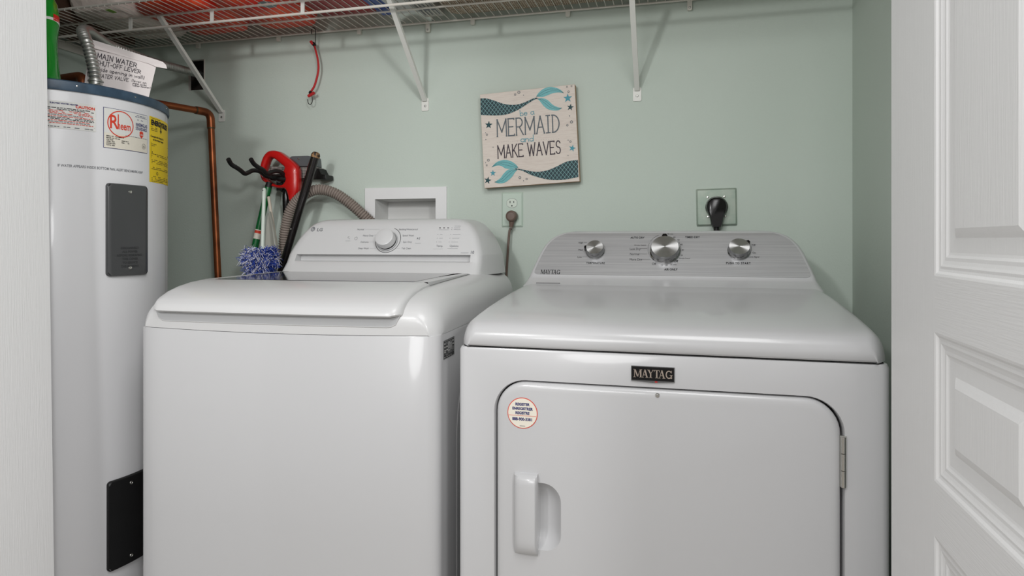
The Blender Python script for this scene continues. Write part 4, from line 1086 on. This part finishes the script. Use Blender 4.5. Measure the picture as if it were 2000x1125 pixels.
mb.plate(circ(p.x, p.y, .026, 18, 1.1), .003, mat('pale_blue_print', (128, 150, 160), .5), lambda a, b, d: (a, b, -.0016 + d)); mb.build('blue_print_patch', rt)
c, w_ = span(578, 706, 1.76)
sack('plastic_bag', c, 1.785, w_ * .98, .28, .13, M_bagr, 31, 'dark red bag on the wire shelf above the bungee cord')
# blue and white package
p0, p1 = onZ(700, 10, ZT), onZ(790, 20, ZT)
pk = empty('snack_packet', ((X_at(749, 1.80)), 1.80, ZT), 0, 'blue and white printed packet on the shelf by the middle brace', 'packet')
mb = MB(); W2, D2 = X_at(788, 1.8) - X_at(712, 1.8), .26
rows = [[(W2 * (-.5 + i / 12), -D2 / 2 + j * D2 / 8, 0 + .0 * i) for i in range(13)] for j in range(9)]
top_ = [[(x, y, .004 + .035 * math.sin(PI * i / 12) * math.sin(PI * j / 8) ** .5 if 0 < j < 8 else .003) for i, (x, y, _) in enumerate(r_)] for j, r_ in enumerate(rows)]
mb.grid([r_[:6] for r_ in rows], M_bagb); mb.grid([r_[5:] for r_ in rows], M_wplas); mb.grid(top_, M_wplas)
for e_ in (0, -1): mb.grid([[r_[e_] for r_ in rows], [r_[e_] for r_ in top_]], M_wplas); mb.grid([rows[e_], top_[e_]], M_wplas)
mb.build('wrapper', pk)
mb = MB(); mb.text('Ico', .036, M_ink, lambda x, z: (.005 + z, -.01 + x - .05, -.0012), 0, 0, 'LEFT', .0006); mb.v = [(v[0] + .02, v[1] - .02, v[2]) for v in mb.v]; mb.build('packet_print', pk, smooth=False, weld=False)
mb = MB(); c, w_ = span(797, 836, 1.84)
cb = empty('clear_box', (c, 1.82, ZT), 0, 'grey-white box on the shelf beside the woven tray', 'box')
mb.box((-w_ / 2, -.17, 0), (w_ / 2, .16, .10), mat('grey_white_box', (176, 172, 166), .5)); mb.build('box_body', cb, smooth=False)
mb = MB()
for i in range(5): mb.box((-w_ / 2 + .008 + i * .012, -.15, -.001), (-w_ / 2 + .011 + i * .012, .14, .0), M_gink)
mb.box((-w_ / 2 + .006, .08, -.0012), (w_ / 2 - .006, .10, 0), M_gink); mb.build('box_ribs', cb, smooth=False)
x0, x1 = X_at(870, 1.99) + .014, XR - .03
tray = empty('woven_tray', ((x0 + x1) / 2, 1.82, ZT), 0, 'long tan woven seagrass tray on the right half of the shelf', 'tray')
mb = MB(); W3 = x1 - x0
lo = rrect(-W3 / 2, -.19, W3 / 2, .165, .03, 5)
mb.grid([[(x * s_, y * s_, z) for x, y in lo] for s_, z in ((.0, 0), (.97, 0), (.99, .004), (1, .012), (1.01, .085), (1.0, .092), (.985, .085), (.975, .012), (0, .010))], M_weave, True)
mb.build('woven_body', tray, angle=60)

# ---- bungee cord
g0 = onY(612, 62, YB)
bun = empty('bungee_cord', (g0.x, YB, g0.z), 0, 'short red bungee cord with black hooks hanging from the wire shelf', 'bungee cord'); rm = relmap(bun)
def wp(l, Y): return [rm(onY(x, y, Y)) for x, y in l]
Y0 = YW - .028
ztop_ = ZSH + .0035
mb = MB(); mb.tube(smoothcurve([rm((onY(608.5, 66, Y0).x, Y0, ztop_ - .012)), rm((onY(608.5, 66, Y0).x, Y0, ztop_ + .001)), rm((onY(612, 62, Y0).x, Y0, ztop_ + .009)), rm((onY(616, 66, Y0).x, Y0, ztop_ + .001))] + wp([(616, 72), (616, 84), (614, 89)], Y0), 6), .0013, M_black, 8); mb.build('hook', bun)
mb = MB(); mb.tube(smoothcurve(wp([(613, 86), (617, 100), (621, 118), (622, 135), (619, 152), (614, 168), (608, 178)], Y0), 6), .0036, M_cord, 10)
mb.tube(wp([(607, 81), (612, 87)], Y0 - .004), .0052, M_cord, 10); mb.tube(wp([(602, 188), (614, 181)], Y0 - .004), .0052, M_cord, 10); mb.build('cord', bun)
mb = MB(); mb.tube(wp([(611, 84), (615, 89)], Y0 - .002), .006, M_black, 10); mb.build('crimp', bun); mb = MB(); mb.tube(wp([(605, 180), (608, 181.5)], Y0 - .002), .006, M_black, 10); mb.build('crimp', bun)
mb = MB(); mb.tube(smoothcurve(wp([(609, 183), (610, 196), (609, 201), (605.5, 204), (602, 201), (601, 194)], Y0), 6), .0013, M_black, 8); mb.build('hook', bun)

# ================================================================== WALL ITEMS
# mermaid sign
SG = empty('wall_sign', (-.454, 2.012, H + .325), 0, 'square wooden mermaid sign hanging tilted on the green wall', 'sign')
SG.rotation_euler = (0, -math.radians(2.85), 0)
mb = MB(); mb.box((-.153, -.012, -.150), (.153, .013, .150), M_signe); mb.box((-.1525, -.0126, -.1495), (.1525, -.0119, .1495), M_signw)
mb.build('board', SG, smooth=False)
def sp(x, y):                                # 0..1125 crop coordinates of the artwork -> sign plane
    # artwork corners in the crop: TL(92,160) TR(990,72) BR(1025,1010) BL(135,1060)
    # bilinear inverse by iteration
    u_, v_ = .5, .5
    for _ in range(12):
        X_ = (92 * (1 - u_) + 990 * u_) * (1 - v_) + (135 * (1 - u_) + 1025 * u_) * v_
        Y_ = (160 * (1 - u_) + 72 * u_) * (1 - v_) + (1060 * (1 - u_) + 1010 * u_) * v_
        u_ += (x - X_) / 895; v_ += (y - Y_ + (x - X_) * .08) / 905
    return (-.153 + .306 * u_, .150 - .300 * v_)
sg = lambda lv: (lambda x, z: (x, -.0128 - .00035 * lv, z))
mb = MB(); sign_tails = []
def art(pts, m, lv=1): mb.flat([sp(*p) for p in pts], m, sg(lv))
def strip(top, bot, m, lv=1):
    T = smoothcurve([(x, y, 0) for x, y in top], 6); B = smoothcurve([(x, y, 0) for x, y in bot], 6)
    n = min(len(T), len(B)); mb.grid([[sg(lv)(*sp(p.x, p.y)) for p in T[:n]], [sg(lv)(*sp(p.x, p.y)) for p in B[:n]]], m)
strip([(97, 196), (160, 198), (240, 222), (320, 250), (400, 262), (470, 256), (540, 232), (600, 205), (640, 195)], [(100, 356), (170, 360), (270, 362), (350, 354), (420, 330), (480, 300), (540, 262), (600, 224), (645, 205)], M_scales); sign_tails.append(mb.build('mermaid_tail', SG, smooth=False, weld=False)); mb = MB()
strip([(1012, 805), (960, 808), (900, 822), (820, 862), (740, 896), (660, 910), (590, 906), (510, 888), (440, 874)], [(1015, 968), (960, 980), (880, 992), (800, 994), (720, 984), (640, 962), (570, 936), (500, 900), (425, 880)], M_scales)
sign_tails.append(mb.build('mermaid_tail', SG, smooth=False, weld=False))
def fin(top, bot, lv=1, k=0):
    global mb
    mb = MB()
    strip(top, bot, M_aqua, lv)
    for t in (.3, .6):
        q_ = [((a[0] + (b[0] - a[0]) * t), (a[1] + (b[1] - a[1]) * t)) for a, b in zip(top, bot)]
        mb.ribbon([sp(*p) for p in q_], .0007, M_teal, sg(lv + 1), False)
    mb.build('fin', sign_tails[k], smooth=False, weld=False)
fin([(632, 186), (655, 150), (700, 112), (760, 94), (820, 104), (860, 125), (890, 155)], [(636, 186), (690, 190), (730, 178), (780, 158), (820, 150), (855, 150), (888, 156)])
fin([(640, 206), (690, 202), (740, 222), (790, 270), (830, 290), (850, 296), (872, 298)], [(642, 208), (665, 228), (700, 275), (740, 308), (790, 322), (840, 320), (872, 300)], 2)
fin([(206, 858), (250, 815), (300, 795), (350, 793), (400, 810), (440, 840), (460, 866)], [(208, 860), (260, 845), (300, 850), (335, 872), (370, 878), (420, 878), (458, 868)], 1, 1)
fin([(450, 886), (400, 880), (360, 888), (320, 925), (290, 965), (255, 990), (232, 1003)], [(452, 890), (430, 912), (405, 950), (370, 985), (330, 1010), (280, 1016), (234, 1005)], 2, 1)
mb = MB()
def star(x, y, r_, m, rot):
    mb = MB()
    c_ = sp(x, y); rr_ = r_ / 905 * .3
    mb.flat([(c_[0] + rr_ * (1 if k % 2 == 0 else .40) * math.cos(rot + k * PI / 5), c_[1] + rr_ * (1 if k % 2 == 0 else .40) * math.sin(rot + k * PI / 5)) for k in range(10)], m, sg(2)); mb.build('painted_star', SG, smooth=False, weld=False)
for a in ((925, 205, 44, M_aqua2, .3), (948, 294, 34, M_teal, .1), (178, 453, 40, M_teal, .2), (962, 690, 34, M_aqua2, 0), (218, 917, 32, M_aqua2, .25), (168, 986, 38, M_teal, .05)): star(*a)
for x, y, r_ in ((469, 142, 11), (433, 164, 8), (513, 170, 4), (919, 96, 6), (960, 90, 6), (933, 143, 8), (939, 378, 5), (957, 436, 11), (919, 467, 8), (147, 528, 4), (160, 546, 8), (150, 593, 4), (220, 667, 4), (174, 792, 10), (148, 815, 4), (158, 840, 7), (475, 964, 10), (510, 995, 4), (539, 979, 8), (925, 611, 4), (946, 626, 8), (923, 760, 4)):
    mb = MB(); c_ = sp(x, y); rr_ = r_ / 905 * .3
    if r_ < 6: mb.flat(circ(c_[0], c_[1], rr_ * 1.1, 10), M_gtxt, sg(2))
    else: mb.ribbon([(c_[0] + rr_ * math.cos(k * PI / 8), c_[1] + rr_ * math.sin(k * PI / 8)) for k in range(17)], rr_ * .5, M_gtxt, sg(2), False)
    mb.build('painted_bubble', SG, smooth=False, weld=False)
mb = MB()
for i in range(10):
    for x in (262 + i * 21, 632 + i * 23):
        c_ = sp(x, 622 - (x - 262) * .045); mb.flat(circ(c_[0], c_[1], .0006, 6), M_gtxt, sg(2))
mb.build('dotted_line', SG, smooth=False, weld=False)
mb = MB()
def line_text(t, x0, y0, x1, y1, hpx, w, m, serif=0, gap=.16):
    # baseline from (x0,y0) to (x1,y1); height in crop pixels
    tot = sum((.38 if ch == ' ' else (GL.get(ch) or GL.get(ch.upper()))[0] + gap) for ch in t) - gap
    a, b = Vector(sp(x0, y0)), Vector(sp(x1, y1)); h = hpx / 905 * .3; sx_ = (b - a).length / (tot * h); dr = (b - a).normalized()
    mb.strokes(t, h, w, m, lambda x, z: sg(2)(a.x + dr.x * x - dr.y * z, a.y + dr.y * x + dr.x * z), 0, 0, sx_, gap, 0, serif)
line_text('MERMAID', 262, 567, 848, 530, 162, .0036, M_gtxt, .045, .17)
line_text('MAKE WAVES', 268, 775, 856, 738, 120, .0031, M_dtxt, .045, .17)
line_text('be a', 482, 372, 612, 356, 58, .0017, M_aqua2, 0, .12)
line_text('and', 486, 622, 604, 614, 60, .0018, M_aqua2, 0, .12)
mb.build('lettering', SG, smooth=False, weld=False)

# duplex outlet with plug
def boxmap(cx, cz): return lambda a, b, d: (cx + a, d, cz + b)
oc = ((-.5486 - .481) / 2, H + (.1544 + .0443) / 2)
OP = empty('wall_outlet', (oc[0], YW, oc[1]), 0, 'pale green duplex outlet plate below the mermaid sign', 'outlet', 'wall outlets')
mb = MB(); l0, l1, l2 = rrect(-.0350, -.0555, .0350, .0555, .002, 3), rrect(-.0345, -.0550, .0345, .0550, .002, 3), rrect(-.0305, -.0510, .0305, .0510, .002, 3)
mb.grid([[(x, 0, z) for x, z in l0], [(x, -.0028, z) for x, z in l1], [(x, -.0058, z) for x, z in l2]], M_plate, True); mb.add([(x, -.0058, z) for x, z in l2], [tuple(range(len(l2)))], M_plate); mb.build('cover_plate', OP, angle=15)
for cz0 in (.0205, -.0205):
    mb = MB(); rl = [(max(-.0165, min(.0165, .0185 * math.cos(a))), cz0 + .0145 * math.sin(a)) for a in [k * PI / 16 for k in range(32)]]
    mb.plate(rl, .003, M_recep, lambda a, b, d: (a, -.0066 + d, b))
    rl2 = [(x * 1.05, cz0 + (z - cz0) * 1.06) for x, z in rl]; mb.ring(rl2, rl, M_gink, lambda a, b: (a, -.0061, b))
    for sx_, hh in ((-.0062, .0046), (.0062, .0038)): mb.flat([(sx_ - .0012, cz0 + .0025 - hh + .002), (sx_ + .0012, cz0 + .0025 - hh + .002), (sx_ + .0012, cz0 + .0025 + hh), (sx_ - .0012, cz0 + .0025 + hh)], M_black, lambda a, b: (a, -.0069, b))
    mb.flat(circ(0, cz0 - .0085, .0024, 12), M_black, lambda a, b: (a, -.0069, b)); mb.build('receptacle', OP, smooth=False)
mb = MB(); mb.lathe([(.003, 0), (.0022, -.001), (0, -.0012)], M_recep, (0, -.0058, 0), (0, 1, 0), 12); mb.build('plate_screw', OP)
pc = onY(998, 422, YW - .03)
PL = empty('power_plug', (pc.x, YW - .007, pc.z), 0, 'round brown plug and cord in the outlet under the mermaid sign', 'plug'); rm = relmap(PL)
mb = MB(); mb.lathe([(0, 0), (.0165, 0), (.0178, -.004), (.0178, -.022), (.016, -.0265), (.0125, -.0285), (.0120, -.0270), (0, -.0275)], M_brown, (0, 0, 0), (0, 1, 0), 32)
mb.tube([(0, -.013, -.012), (-.001, -.013, -.028), (-.002, -.013, -.034)], [.0105, .0072, .0062], M_brown, 16)
for k in range(3): mb.tube([(-.002, -.013, -.030 - k * .004), (-.002, -.013, -.0318 - k * .004)], .0072, M_brown, 14)
mb.build('plug_body', PL)
cd = [rm(onY(996, 440, YW - .02)), rm(onY(995, 452, YW - .021)), rm(onY(993, 475, YW - .023)), rm(onY(991, 505, YW - .026)), rm(onY(989, 540, YW - .03)), Vector((-.02, -.03, -.35)), Vector((-.03, -.03, -.8)), Vector((-.03, -.03, -pc.z + .004))]
cd[0] = Vector((-.002, -.013, -.038))
mb = MB(); mb.tube(smoothcurve(cd, 6), .0038, M_brown, 10); mb.build('power_cord', PL)
# dryer outlet
DO = empty('wall_outlet', (.1106, YW, H + .0995), math.radians(0), 'square metal dryer outlet plate above the dryer', 'outlet', 'wall outlets'); DO.rotation_euler = (0, -math.radians(1), 0)
mb = MB(); l0, l1, l2 = rrect(-.0578, -.0555, .0578, .0555, .003, 3), rrect(-.0570, -.0547, .0570, .0547, .003, 3), rrect(-.0530, -.0507, .0530, .0507, .003, 3)
mb.grid([[(x, 0, z) for x, z in l0], [(x, -.0045, z) for x, z in l1], [(x, -.0070, z) for x, z in l2]], M_splate, True); mb.add([(x, -.0070, z) for x, z in l2], [tuple(range(len(l2)))], M_splate)
mb.build('cover_plate', DO, angle=15)
mb = MB(); mb.lathe([(.0315, 0), (.0315, -.0015), (.030, -.002), (0, -.002)], M_gloss, (0, -.007, 0), (0, 1, 0), 40); mb.lathe([(.0315, -.0016), (.0330, -.001), (.0330, 0)], M_splate, (0, -.007, 0), (0, 1, 0), 40); mb.build('receptacle', DO)
for sx_, sz_ in ((-.0245, .0295), (.0225, .0295), (-.0245, -.0285), (.0240, -.0285)):
    mb = MB(); mb.lathe([(.0035, 0), (.003, -.002), (0, -.003)], M_chrome, (sx_, -.007, sz_), (0, 1, 0), 12); mb.build('plate_screw', DO)
DP = empty('dryer_plug', (.1096, YW - .0095, H + .098), 0, 'large black dryer plug in the square metal outlet', 'plug')
mb = MB()
prf = [(-.058, .0125, .000), (-.050, .0155, .0), (-.030, .0195, .0), (-.020, .0235, 0), (-.010, .0275, 0), (.004, .029, 0), (.016, .0262, 0), (.0245, .018, 0), (.029, .008, 0)]
rows = []
for dep, sc in ((0, 1), (-.024, 1), (-.031, .93), (-.034, .80)):
    lp = [(w_ * sc, z * (sc if z > 0 else 1)) for z, w_, _ in prf] + [(-w_ * sc, z * (sc if z > 0 else 1)) for z, w_, _ in prf[::-1]]
    rows.append([(x, dep, z) for x, z in lp])
mb.grid(rows, M_gloss, True); mb.add(rows[-1], [tuple(range(len(rows[-1])))], M_gloss); mb.add(rows[0], [tuple(range(len(rows[0])))], M_gloss); mb.build('plug_body', DP, angle=40)
mb = MB(); mb.tube(smoothcurve([(0, -.016, -.052), (0, -.016, -.075), (.0, -.02, -.12), (.002, -.024, -.25), (.004, -.024, -.6), (.004, -.024, -(H + .098) + .006)], 6), .0085, M_black, 12); mb.build('power_cord', DP)
# laundry outlet box
xa, xb = ob_l.x - .004, ob_r.x + .004; zt1 = onY(793, 366, YW).z; zi = onY(793, 388.5, YW).z; xi0, xi1 = onY(734, 388, YW).x, onY(852, 388, YW).x
LBx = empty('laundry_outlet_box', ((xa + xb) / 2, YW, OBZ0 + .01), 0, 'white recessed laundry box in the wall behind the washer', 'outlet box'); rm = relmap(LBx)
zbt = OBZ0 - .01; zib = zbt + .04
mb = MB()
fl = [(xa, zbt), (xb, zbt), (xb, zt1), (xa, zt1)]; il = [(xi0, zib), (xi1, zib), (xi1, zi), (xi0, zi)]
mb.ring(fl, il, M_boxw, lambda x, z: rm((x, YW - .006, z)))
mb.ring(fl, [(x, z) for x, z in fl], M_boxw, lambda x, z: rm((x, YW - .006, z)))
mb.grid([[rm((x, YW, z)) for x, z in fl], [rm((x, YW - .006, z)) for x, z in fl]], M_boxw, True)
mb.build('frame', LBx, smooth=False, bevel=.0015)
mb = MB(); dd = YW + .085
bi = [(xi0 + .006, zib + .004), (xi1 - .006, zib + .004), (xi1 - .006, zi - .004), (xi0 + .006, zi - .004)]
mb.grid([[rm((x, YW - .0055, z)) for x, z in il], [rm((x, dd, z)) for x, z in bi]], M_inner, True); mb.add([rm((x, dd, z)) for x, z in bi], [(0, 1, 2, 3)], M_inner)
mb.build('recess', LBx, smooth=False)
# drain hose of the washer
hp = [onY(x, y, YW - .03 - .055 * min(1, k / 5)) for k, (x, y) in enumerate(((722, 432), (706, 417), (682, 396), (655, 378), (630, 370.5), (606, 374), (584, 388), (568, 410), (559, 440), (555, 475), (556, 520)))]
hp = [Vector((hp[0].x + .03, hp[0].y + .005, hp[0].z - .035))] + hp + [Vector((hp[-1].x + .01, hp[-1].y, .6)), Vector((hp[-1].x + .05, hp[-1].y, .25))]
DH_ = empty('drain_hose', (hp[-1].x, hp[-1].y, .23), 0, 'grey corrugated drain hose arching behind the washer', 'hose'); rm = relmap(DH_)
mb = ribbed([rm(p) for p in smoothcurve(hp, 8)], .0165, M_hose, .0082, .13, 18); mb.build('corrugated_tube', DH_, angle=25)

# ---- tool rack and the tools behind the washer
TR_ = empty('tool_rack', (onY(590, 330, YW).x, YW, onY(590, 330, YW).z), 0, 'grey wall-mounted tool rack with perforated metal strip', 'rack'); rm = relmap(TR_)
def wl(l, Y): return [(onY(x, y, Y).x, onY(x, y, Y).z) for x, y in l]
M_rack = mat('grey_rack_plastic', (92, 96, 98), .4)
mb = MB(); lp = wl([(563, 325), (563, 311), (568, 305), (600, 304), (612, 306), (614, 325)], YW - .05); mb.plate(lp, .049, M_rack, lambda x, z, d: rm((x, YW - .05 + d, z))); mb.build('rack_head', TR_, smooth=False, bevel=.003)
mb = MB(); c_ = onY(583, 310, YW - .051); mb.lathe([(.004, 0), (.003, -.0015), (0, -.002)], M_chrome, rm((c_.x, YW - .0505, c_.z)), (0, 1, 0), 12); mb.build('rack_screw', TR_)
def perf_mat():
    m = bpy.data.materials.new('perforated_metal'); m.use_nodes = True; nt = m.node_tree; b = nt.nodes['Principled BSDF']
    tc = nt.nodes.new('ShaderNodeTexCoord'); v = nt.nodes.new('ShaderNodeTexVoronoi'); v.inputs['Scale'].default_value = 190; v.inputs['Randomness'].default_value = .0; v.voronoi_dimensions = '2D'
    mp = nt.nodes.new('ShaderNodeMapping'); mp.inputs['Rotation'].default_value = (PI / 2, 0, 0); nt.links.new(tc.outputs['Object'], mp.inputs[0]); nt.links.new(mp.outputs[0], v.inputs['Vector']); r = nt.nodes.new('ShaderNodeValToRGB'); r.color_ramp.interpolation = 'CONSTANT'
    r.color_ramp.elements[0].color = (.02, .018, .018, 1); r.color_ramp.elements[1].color = (.38, .36, .33, 1); r.color_ramp.elements[1].position = .36
    nt.links.new(v.outputs['Distance'], r.inputs[0]); nt.links.new(r.outputs[0], b.inputs['Base Color']); b.inputs['Roughness'].default_value = .45; return m
mb = MB(); lp = wl([(528, 344), (527, 324), (634, 331), (634, 350)], YW - .045); lp = wl([(526, 346), (526, 325), (620, 327), (620, 348)], YW - .045); mb.plate(lp, .044, perf_mat(), lambda x, z, d: rm((x, YW - .045 + d, z))); mb.build('perforated_strip', TR_, smooth=False)
mb = MB(); lp = wl([(612, 350), (614, 330), (622, 328), (628, 340), (636, 341), (637, 350)], YW - .055); mb.plate(lp, .05, M_black, lambda x, z, d: rm((x, YW - .055 + d, z))); mb.build('end_cap', TR_, smooth=False, bevel=.002)
# black double hook
HK = empty('double_hook', (onY(545, 350, YW).x, YW - .05, onY(545, 350, YW).z), 0, 'black rubber-coated double hook with wavy prongs on the rack', 'hook'); rm = relmap(HK)
def prong(l, da, db):
    n_ = len(l) - 1; return smoothcurve([rm(onY(x, y, lerp(da, db, i / n_))) for i, (x, y) in enumerate(l)], 8)
mb = MB(); mb.tube(prong([(535, 347), (520, 344), (512, 338), (505, 334), (494, 333), (485, 337), (478, 339), (470, 333), (463, 328), (452, 321), (446, 311)], 1.955, 1.76), .0072, M_black, 12); mb.build('prong', HK)
mb = MB(); mb.tube(prong([(556, 345), (550, 337), (540, 334), (530, 336), (521, 339), (514, 332), (505, 327), (496, 320), (490, 311)], 1.955, 1.80), .0072, M_black, 12); mb.build('prong', HK)
mb = MB(); mb.tube([rm(onY(530, 346, 1.955)), rm(onY(562, 350, 1.96))], .011, M_black, 12); mb.box(rm(onY(540, 372, 1.965)), rm(onY(553, 340, 1.972)), M_black)
mb.tube([rm(onY(545, 350, 1.955)), rm(onY(545, 350, 1.984))], .012, M_black, 12); mb.build('hook_base', HK)
# red handled tool hanging
RH = empty('garden_tool', (onY(560, 360, 1.965).x, 1.965, onY(560, 480, 1.965).z), 0, 'tool with red loop handle and black shaft hanging from the rack', 'tool'); rm = relmap(RH)
def rh(l, Y): return [rm(onY(x, y, Y)) for x, y in l]
Yr = 1.962
outer_ = [(512, 342), (513, 324), (518, 308), (526, 298), (536, 295), (548, 297), (562, 307), (577, 319), (584, 330), (585, 345), (585, 372), (577, 388), (569, 392), (566, 380), (560, 368), (548, 368), (534, 364), (524, 358), (516, 352)]
in1 = [(532, 308), (541, 311), (552, 320), (560, 328), (556, 340), (562, 350), (556, 361), (545, 362), (532, 358), (521, 348), (519, 338), (524, 322), (528, 312)]
O = [(q_.x, q_.z) for q_ in (onY(x, y, Yr) for x, y in outer_)]; I_ = [(q_.x, q_.z) for q_ in (onY(x, y, Yr) for x, y in in1)]
def cr2(l, n=4):
    l = l + l[:1]; P_ = [Vector((a, b, 0)) for a, b in l]; return [(p.x, p.y) for p in smoothcurve(P_, n)[:-1]]
O, I_ = cr2(O), cr2(I_)
def scl(l, k):
    out = []
    n_ = len(l); ar = sum(l[i][0] * l[(i + 1) % n_][1] - l[(i + 1) % n_][0] * l[i][1] for i in range(n_)); sg_ = 1 if ar > 0 else -1
    for i in range(n_):
        (x0, z0), (x1_, z1_) = l[i - 1], l[(i + 1) % n_]; tx, tz = x1_ - x0, z1_ - z0; L_ = math.hypot(tx, tz) or 1
        out.append((l[i][0] - sg_ * tz / L_ * k * -1 * -1, l[i][1] + sg_ * tx / L_ * k))
    return out
mb = MB(); dpt = .034; k_ = .005
Oi, Ii = scl(O, k_), scl(I_, -k_)
for yy, sgn in ((Yr - dpt / 2, -1), (Yr + dpt / 2, 1)):
    fill_hole(Oi, [Ii], M_red, mb, lambda x, z, yy=yy: rm((x, yy, z)))
    mb.grid([[rm((x, yy, z)) for x, z in Oi], [rm((x, yy - sgn * k_, z)) for x, z in O]], M_red, True)
    mb.grid([[rm((x, yy, z)) for x, z in Ii], [rm((x, yy - sgn * k_, z)) for x, z in I_]], M_red, True)
for lp in (O, I_): mb.grid([[rm((x, Yr - dpt / 2 + k_, z)) for x, z in lp], [rm((x, Yr + dpt / 2 - k_, z)) for x, z in lp]], M_red, True)
mb.build('loop_handle', RH, angle=50)
mb = MB(); pa, pb, pc2 = onY(560, 372, 1.985), onY(559, 400, 1.985), onY(556, 460, 1.985); low = Vector((pc2.x - .01, 1.985, .25))
mb.tube([rm(pa), rm(onY(559, 380, 1.985)), rm(pb), rm(onY(558, 425, 1.985)), rm(pc2), rm(low)], [.009, .013, .0125, .009, .0085, .0085], M_gloss, 14); mb.build('shaft', RH)
mb = MB(); mb.tube([rm(onY(543, 366, 1.985)), rm(onY(556, 374, 1.975))], .007, M_black, 10); mb.build('trigger_grip', RH)
# black pole leaning
def pole(name, l, rr_, m, lab, cat, Ya=1.85, Yb=1.85, down=True, partname='shaft', slope=None):
    pts = [onY(x, y, lerp(Ya, Yb, i / (len(l) - 1))) for i, (x, y) in enumerate(l)]
    d_ = (pts[-1] - pts[0]).normalized(); fl_ = pts[-1] + d_ * ((pts[-1].z - .004) / -d_.z)
    root = empty(name, (fl_.x, fl_.y, 0), 0, lab, cat); r2 = relmap(root)
    b = MB(); b.tube([r2(p) for p in pts + [fl_]], rr_, m, 16); b.build(partname, root)
    return root, r2, pts, fl_, d_
bp_, r2, pts, fl_, d_ = pole('wooden_pole', [(616, 305), (552, 520)], [.0145, .0120, .0115], M_pole, 'worn black pole leaning in front of the drain hose', 'pole', 1.91, 1.91)
mb = MB(); mb.tube([r2(pts[0] - d_ * .014), r2(pts[0] - d_ * .011), r2(pts[0] - d_ * .004), r2(pts[0] + d_ * .004)], [.006, .0115, .0148, .0147], M_worn, 16); mb.build('worn_tip', bp_)
mb = MB(); c_ = pts[0].lerp(pts[1], .66) + Vector((-.003, -.0135, 0)); mb.lathe([(.0028, 0), (0, -.001)], M_chrome, r2(c_), (0, 1, 0), 8); mb.build('small_rivet', bp_)
gp, r3, gpt, _, _ = pole('broom', [(524, 366), (499, 478)], [.0115, .0115, .0115], M_green2, 'green broom handle behind the blue duster', 'broom', 1.945, 1.92)
mb = MB(); a_, b_ = gpt[0].lerp(gpt[1], .74), gpt[0].lerp(gpt[1], .90); mb.tube([r3(a_), r3(b_)], .0119, M_cream, 16, cap=False)
mb.tube([r3(a_.lerp(b_, .1)), r3(a_.lerp(b_, .4))], .0121, M_orange, 16, cap=False); mb.build('printed_label', gp)
mb = MB(); mb.tube([r3(gpt[0]), r3(gpt[0] - (gpt[1] - gpt[0]).normalized() * .018)], [.012, .010], M_black, 14); mb.build('end_grip', gp)
wd_, r4, wpt, _, _ = pole('wooden_stick', [(524.5, 384), (539, 478)], [.0052, .0058, .0062], M_wood, 'thin pale wooden stick behind the blue duster', 'stick', 1.935, 1.935)
mb = MB(); mb.tube([r4(wpt[0] - Vector((.012, 0, -.002))), r4(wpt[0] + Vector((0, 0, .001)))], .0022, M_black, 8); mb.build('tip_pin', wd_)
# duster: white rod, blue and white strands
dc_ = onY(506, 510, 1.80)
DU = empty('duster', (dc_.x, 1.80, dc_.z - .06), 0, 'blue and white microfibre duster head down beside the washer', 'duster'); r5 = relmap(DU)
mb = MB(); a_, b_ = onY(516, 368, 1.86), onY(512.5, 488, 1.805)
mb.tube([r5(a_), r5(a_.lerp(b_, .03)), r5(a_.lerp(b_, .16)), r5(a_.lerp(b_, .17)), r5(b_)], [.0045, .0062, .0066, .0058, .0062], mat('pale_duster_rod', (206, 216, 206), .4), 14)
mb.lathe([(.0018, 0), (.0018, -.0005), (0, -.0006)], M_ink, r5(a_.lerp(b_, .035) + Vector((0, -.0066, 0))), (0, 1, 0), 10); mb.build('rod', DU)
M_sb = mat('blue_microfibre', (38, 66, 158), .8); M_sw = mat('white_microfibre', (206, 206, 222), .8)
mb = MB(); R2 = random.Random(5)
core = [onY(510, 488, 1.80), onY(508, 505, 1.80), onY(506, 535, 1.80)]
mb.tube([r5(core[0]), r5(core[1]), r5(core[2])], [.010, .026, .012], M_sb, 10)
for i in range(2600):
    t = R2.random(); c_ = core[0].lerp(core[2], t * 1.12); a = R2.uniform(0, 2 * PI); rr_ = .057 * (.55 + .45 * math.sin(PI * min(1, t + .22))) * R2.uniform(.65, 1.12)
    p = c_ + Vector((math.cos(a) * .02, math.sin(a) * .02, R2.uniform(-.01, .01)))
    q_ = c_ + Vector((math.cos(a) * rr_, math.sin(a) * rr_ * .8, R2.uniform(-.02, .012)))
    e_ = q_ + Vector((R2.uniform(-.016, .016), R2.uniform(-.012, .012), R2.uniform(-.02, .012)))
    mb.tube([r5(p), r5(q_), r5(e_)], [.0010, .0012, .0006], M_sb if R2.random() < .62 else M_sw, 3, cap=False)
mb.build('strands', DU, smooth=False, weld=False)['kind'] = 'stuff'
mb = MB(); mb.lathe([(0, 0), (.03, 0), (.03, .01), (.006, .02), (.006, dc_.z - .04)], M_wood, (0, 0, -(dc_.z - .06)), seg=16)
mb.build('lower_stem', DU)
# pale dustpan between the poles
mb = MB(); lp = wl([(517, 475), (519, 440), (522, 420), (526, 412), (530, 430), (534, 455), (538, 480)], 1.885)
DPn = empty('dustpan', (onY(527, 470, 1.885).x, 1.885, 0), 0, 'pale grey dustpan standing between the green and wooden poles', 'dustpan'); r6 = relmap(DPn)
mb.plate(lp + [(lp[-1][0] + .03, .0), (lp[0][0] - .03, .0)], .012, mat('pale_grey_plastic', (176, 176, 166), .5), lambda x, z, d: r6((x, 1.885 + d, z))); mb.build('pan', DPn, smooth=False, bevel=.003)
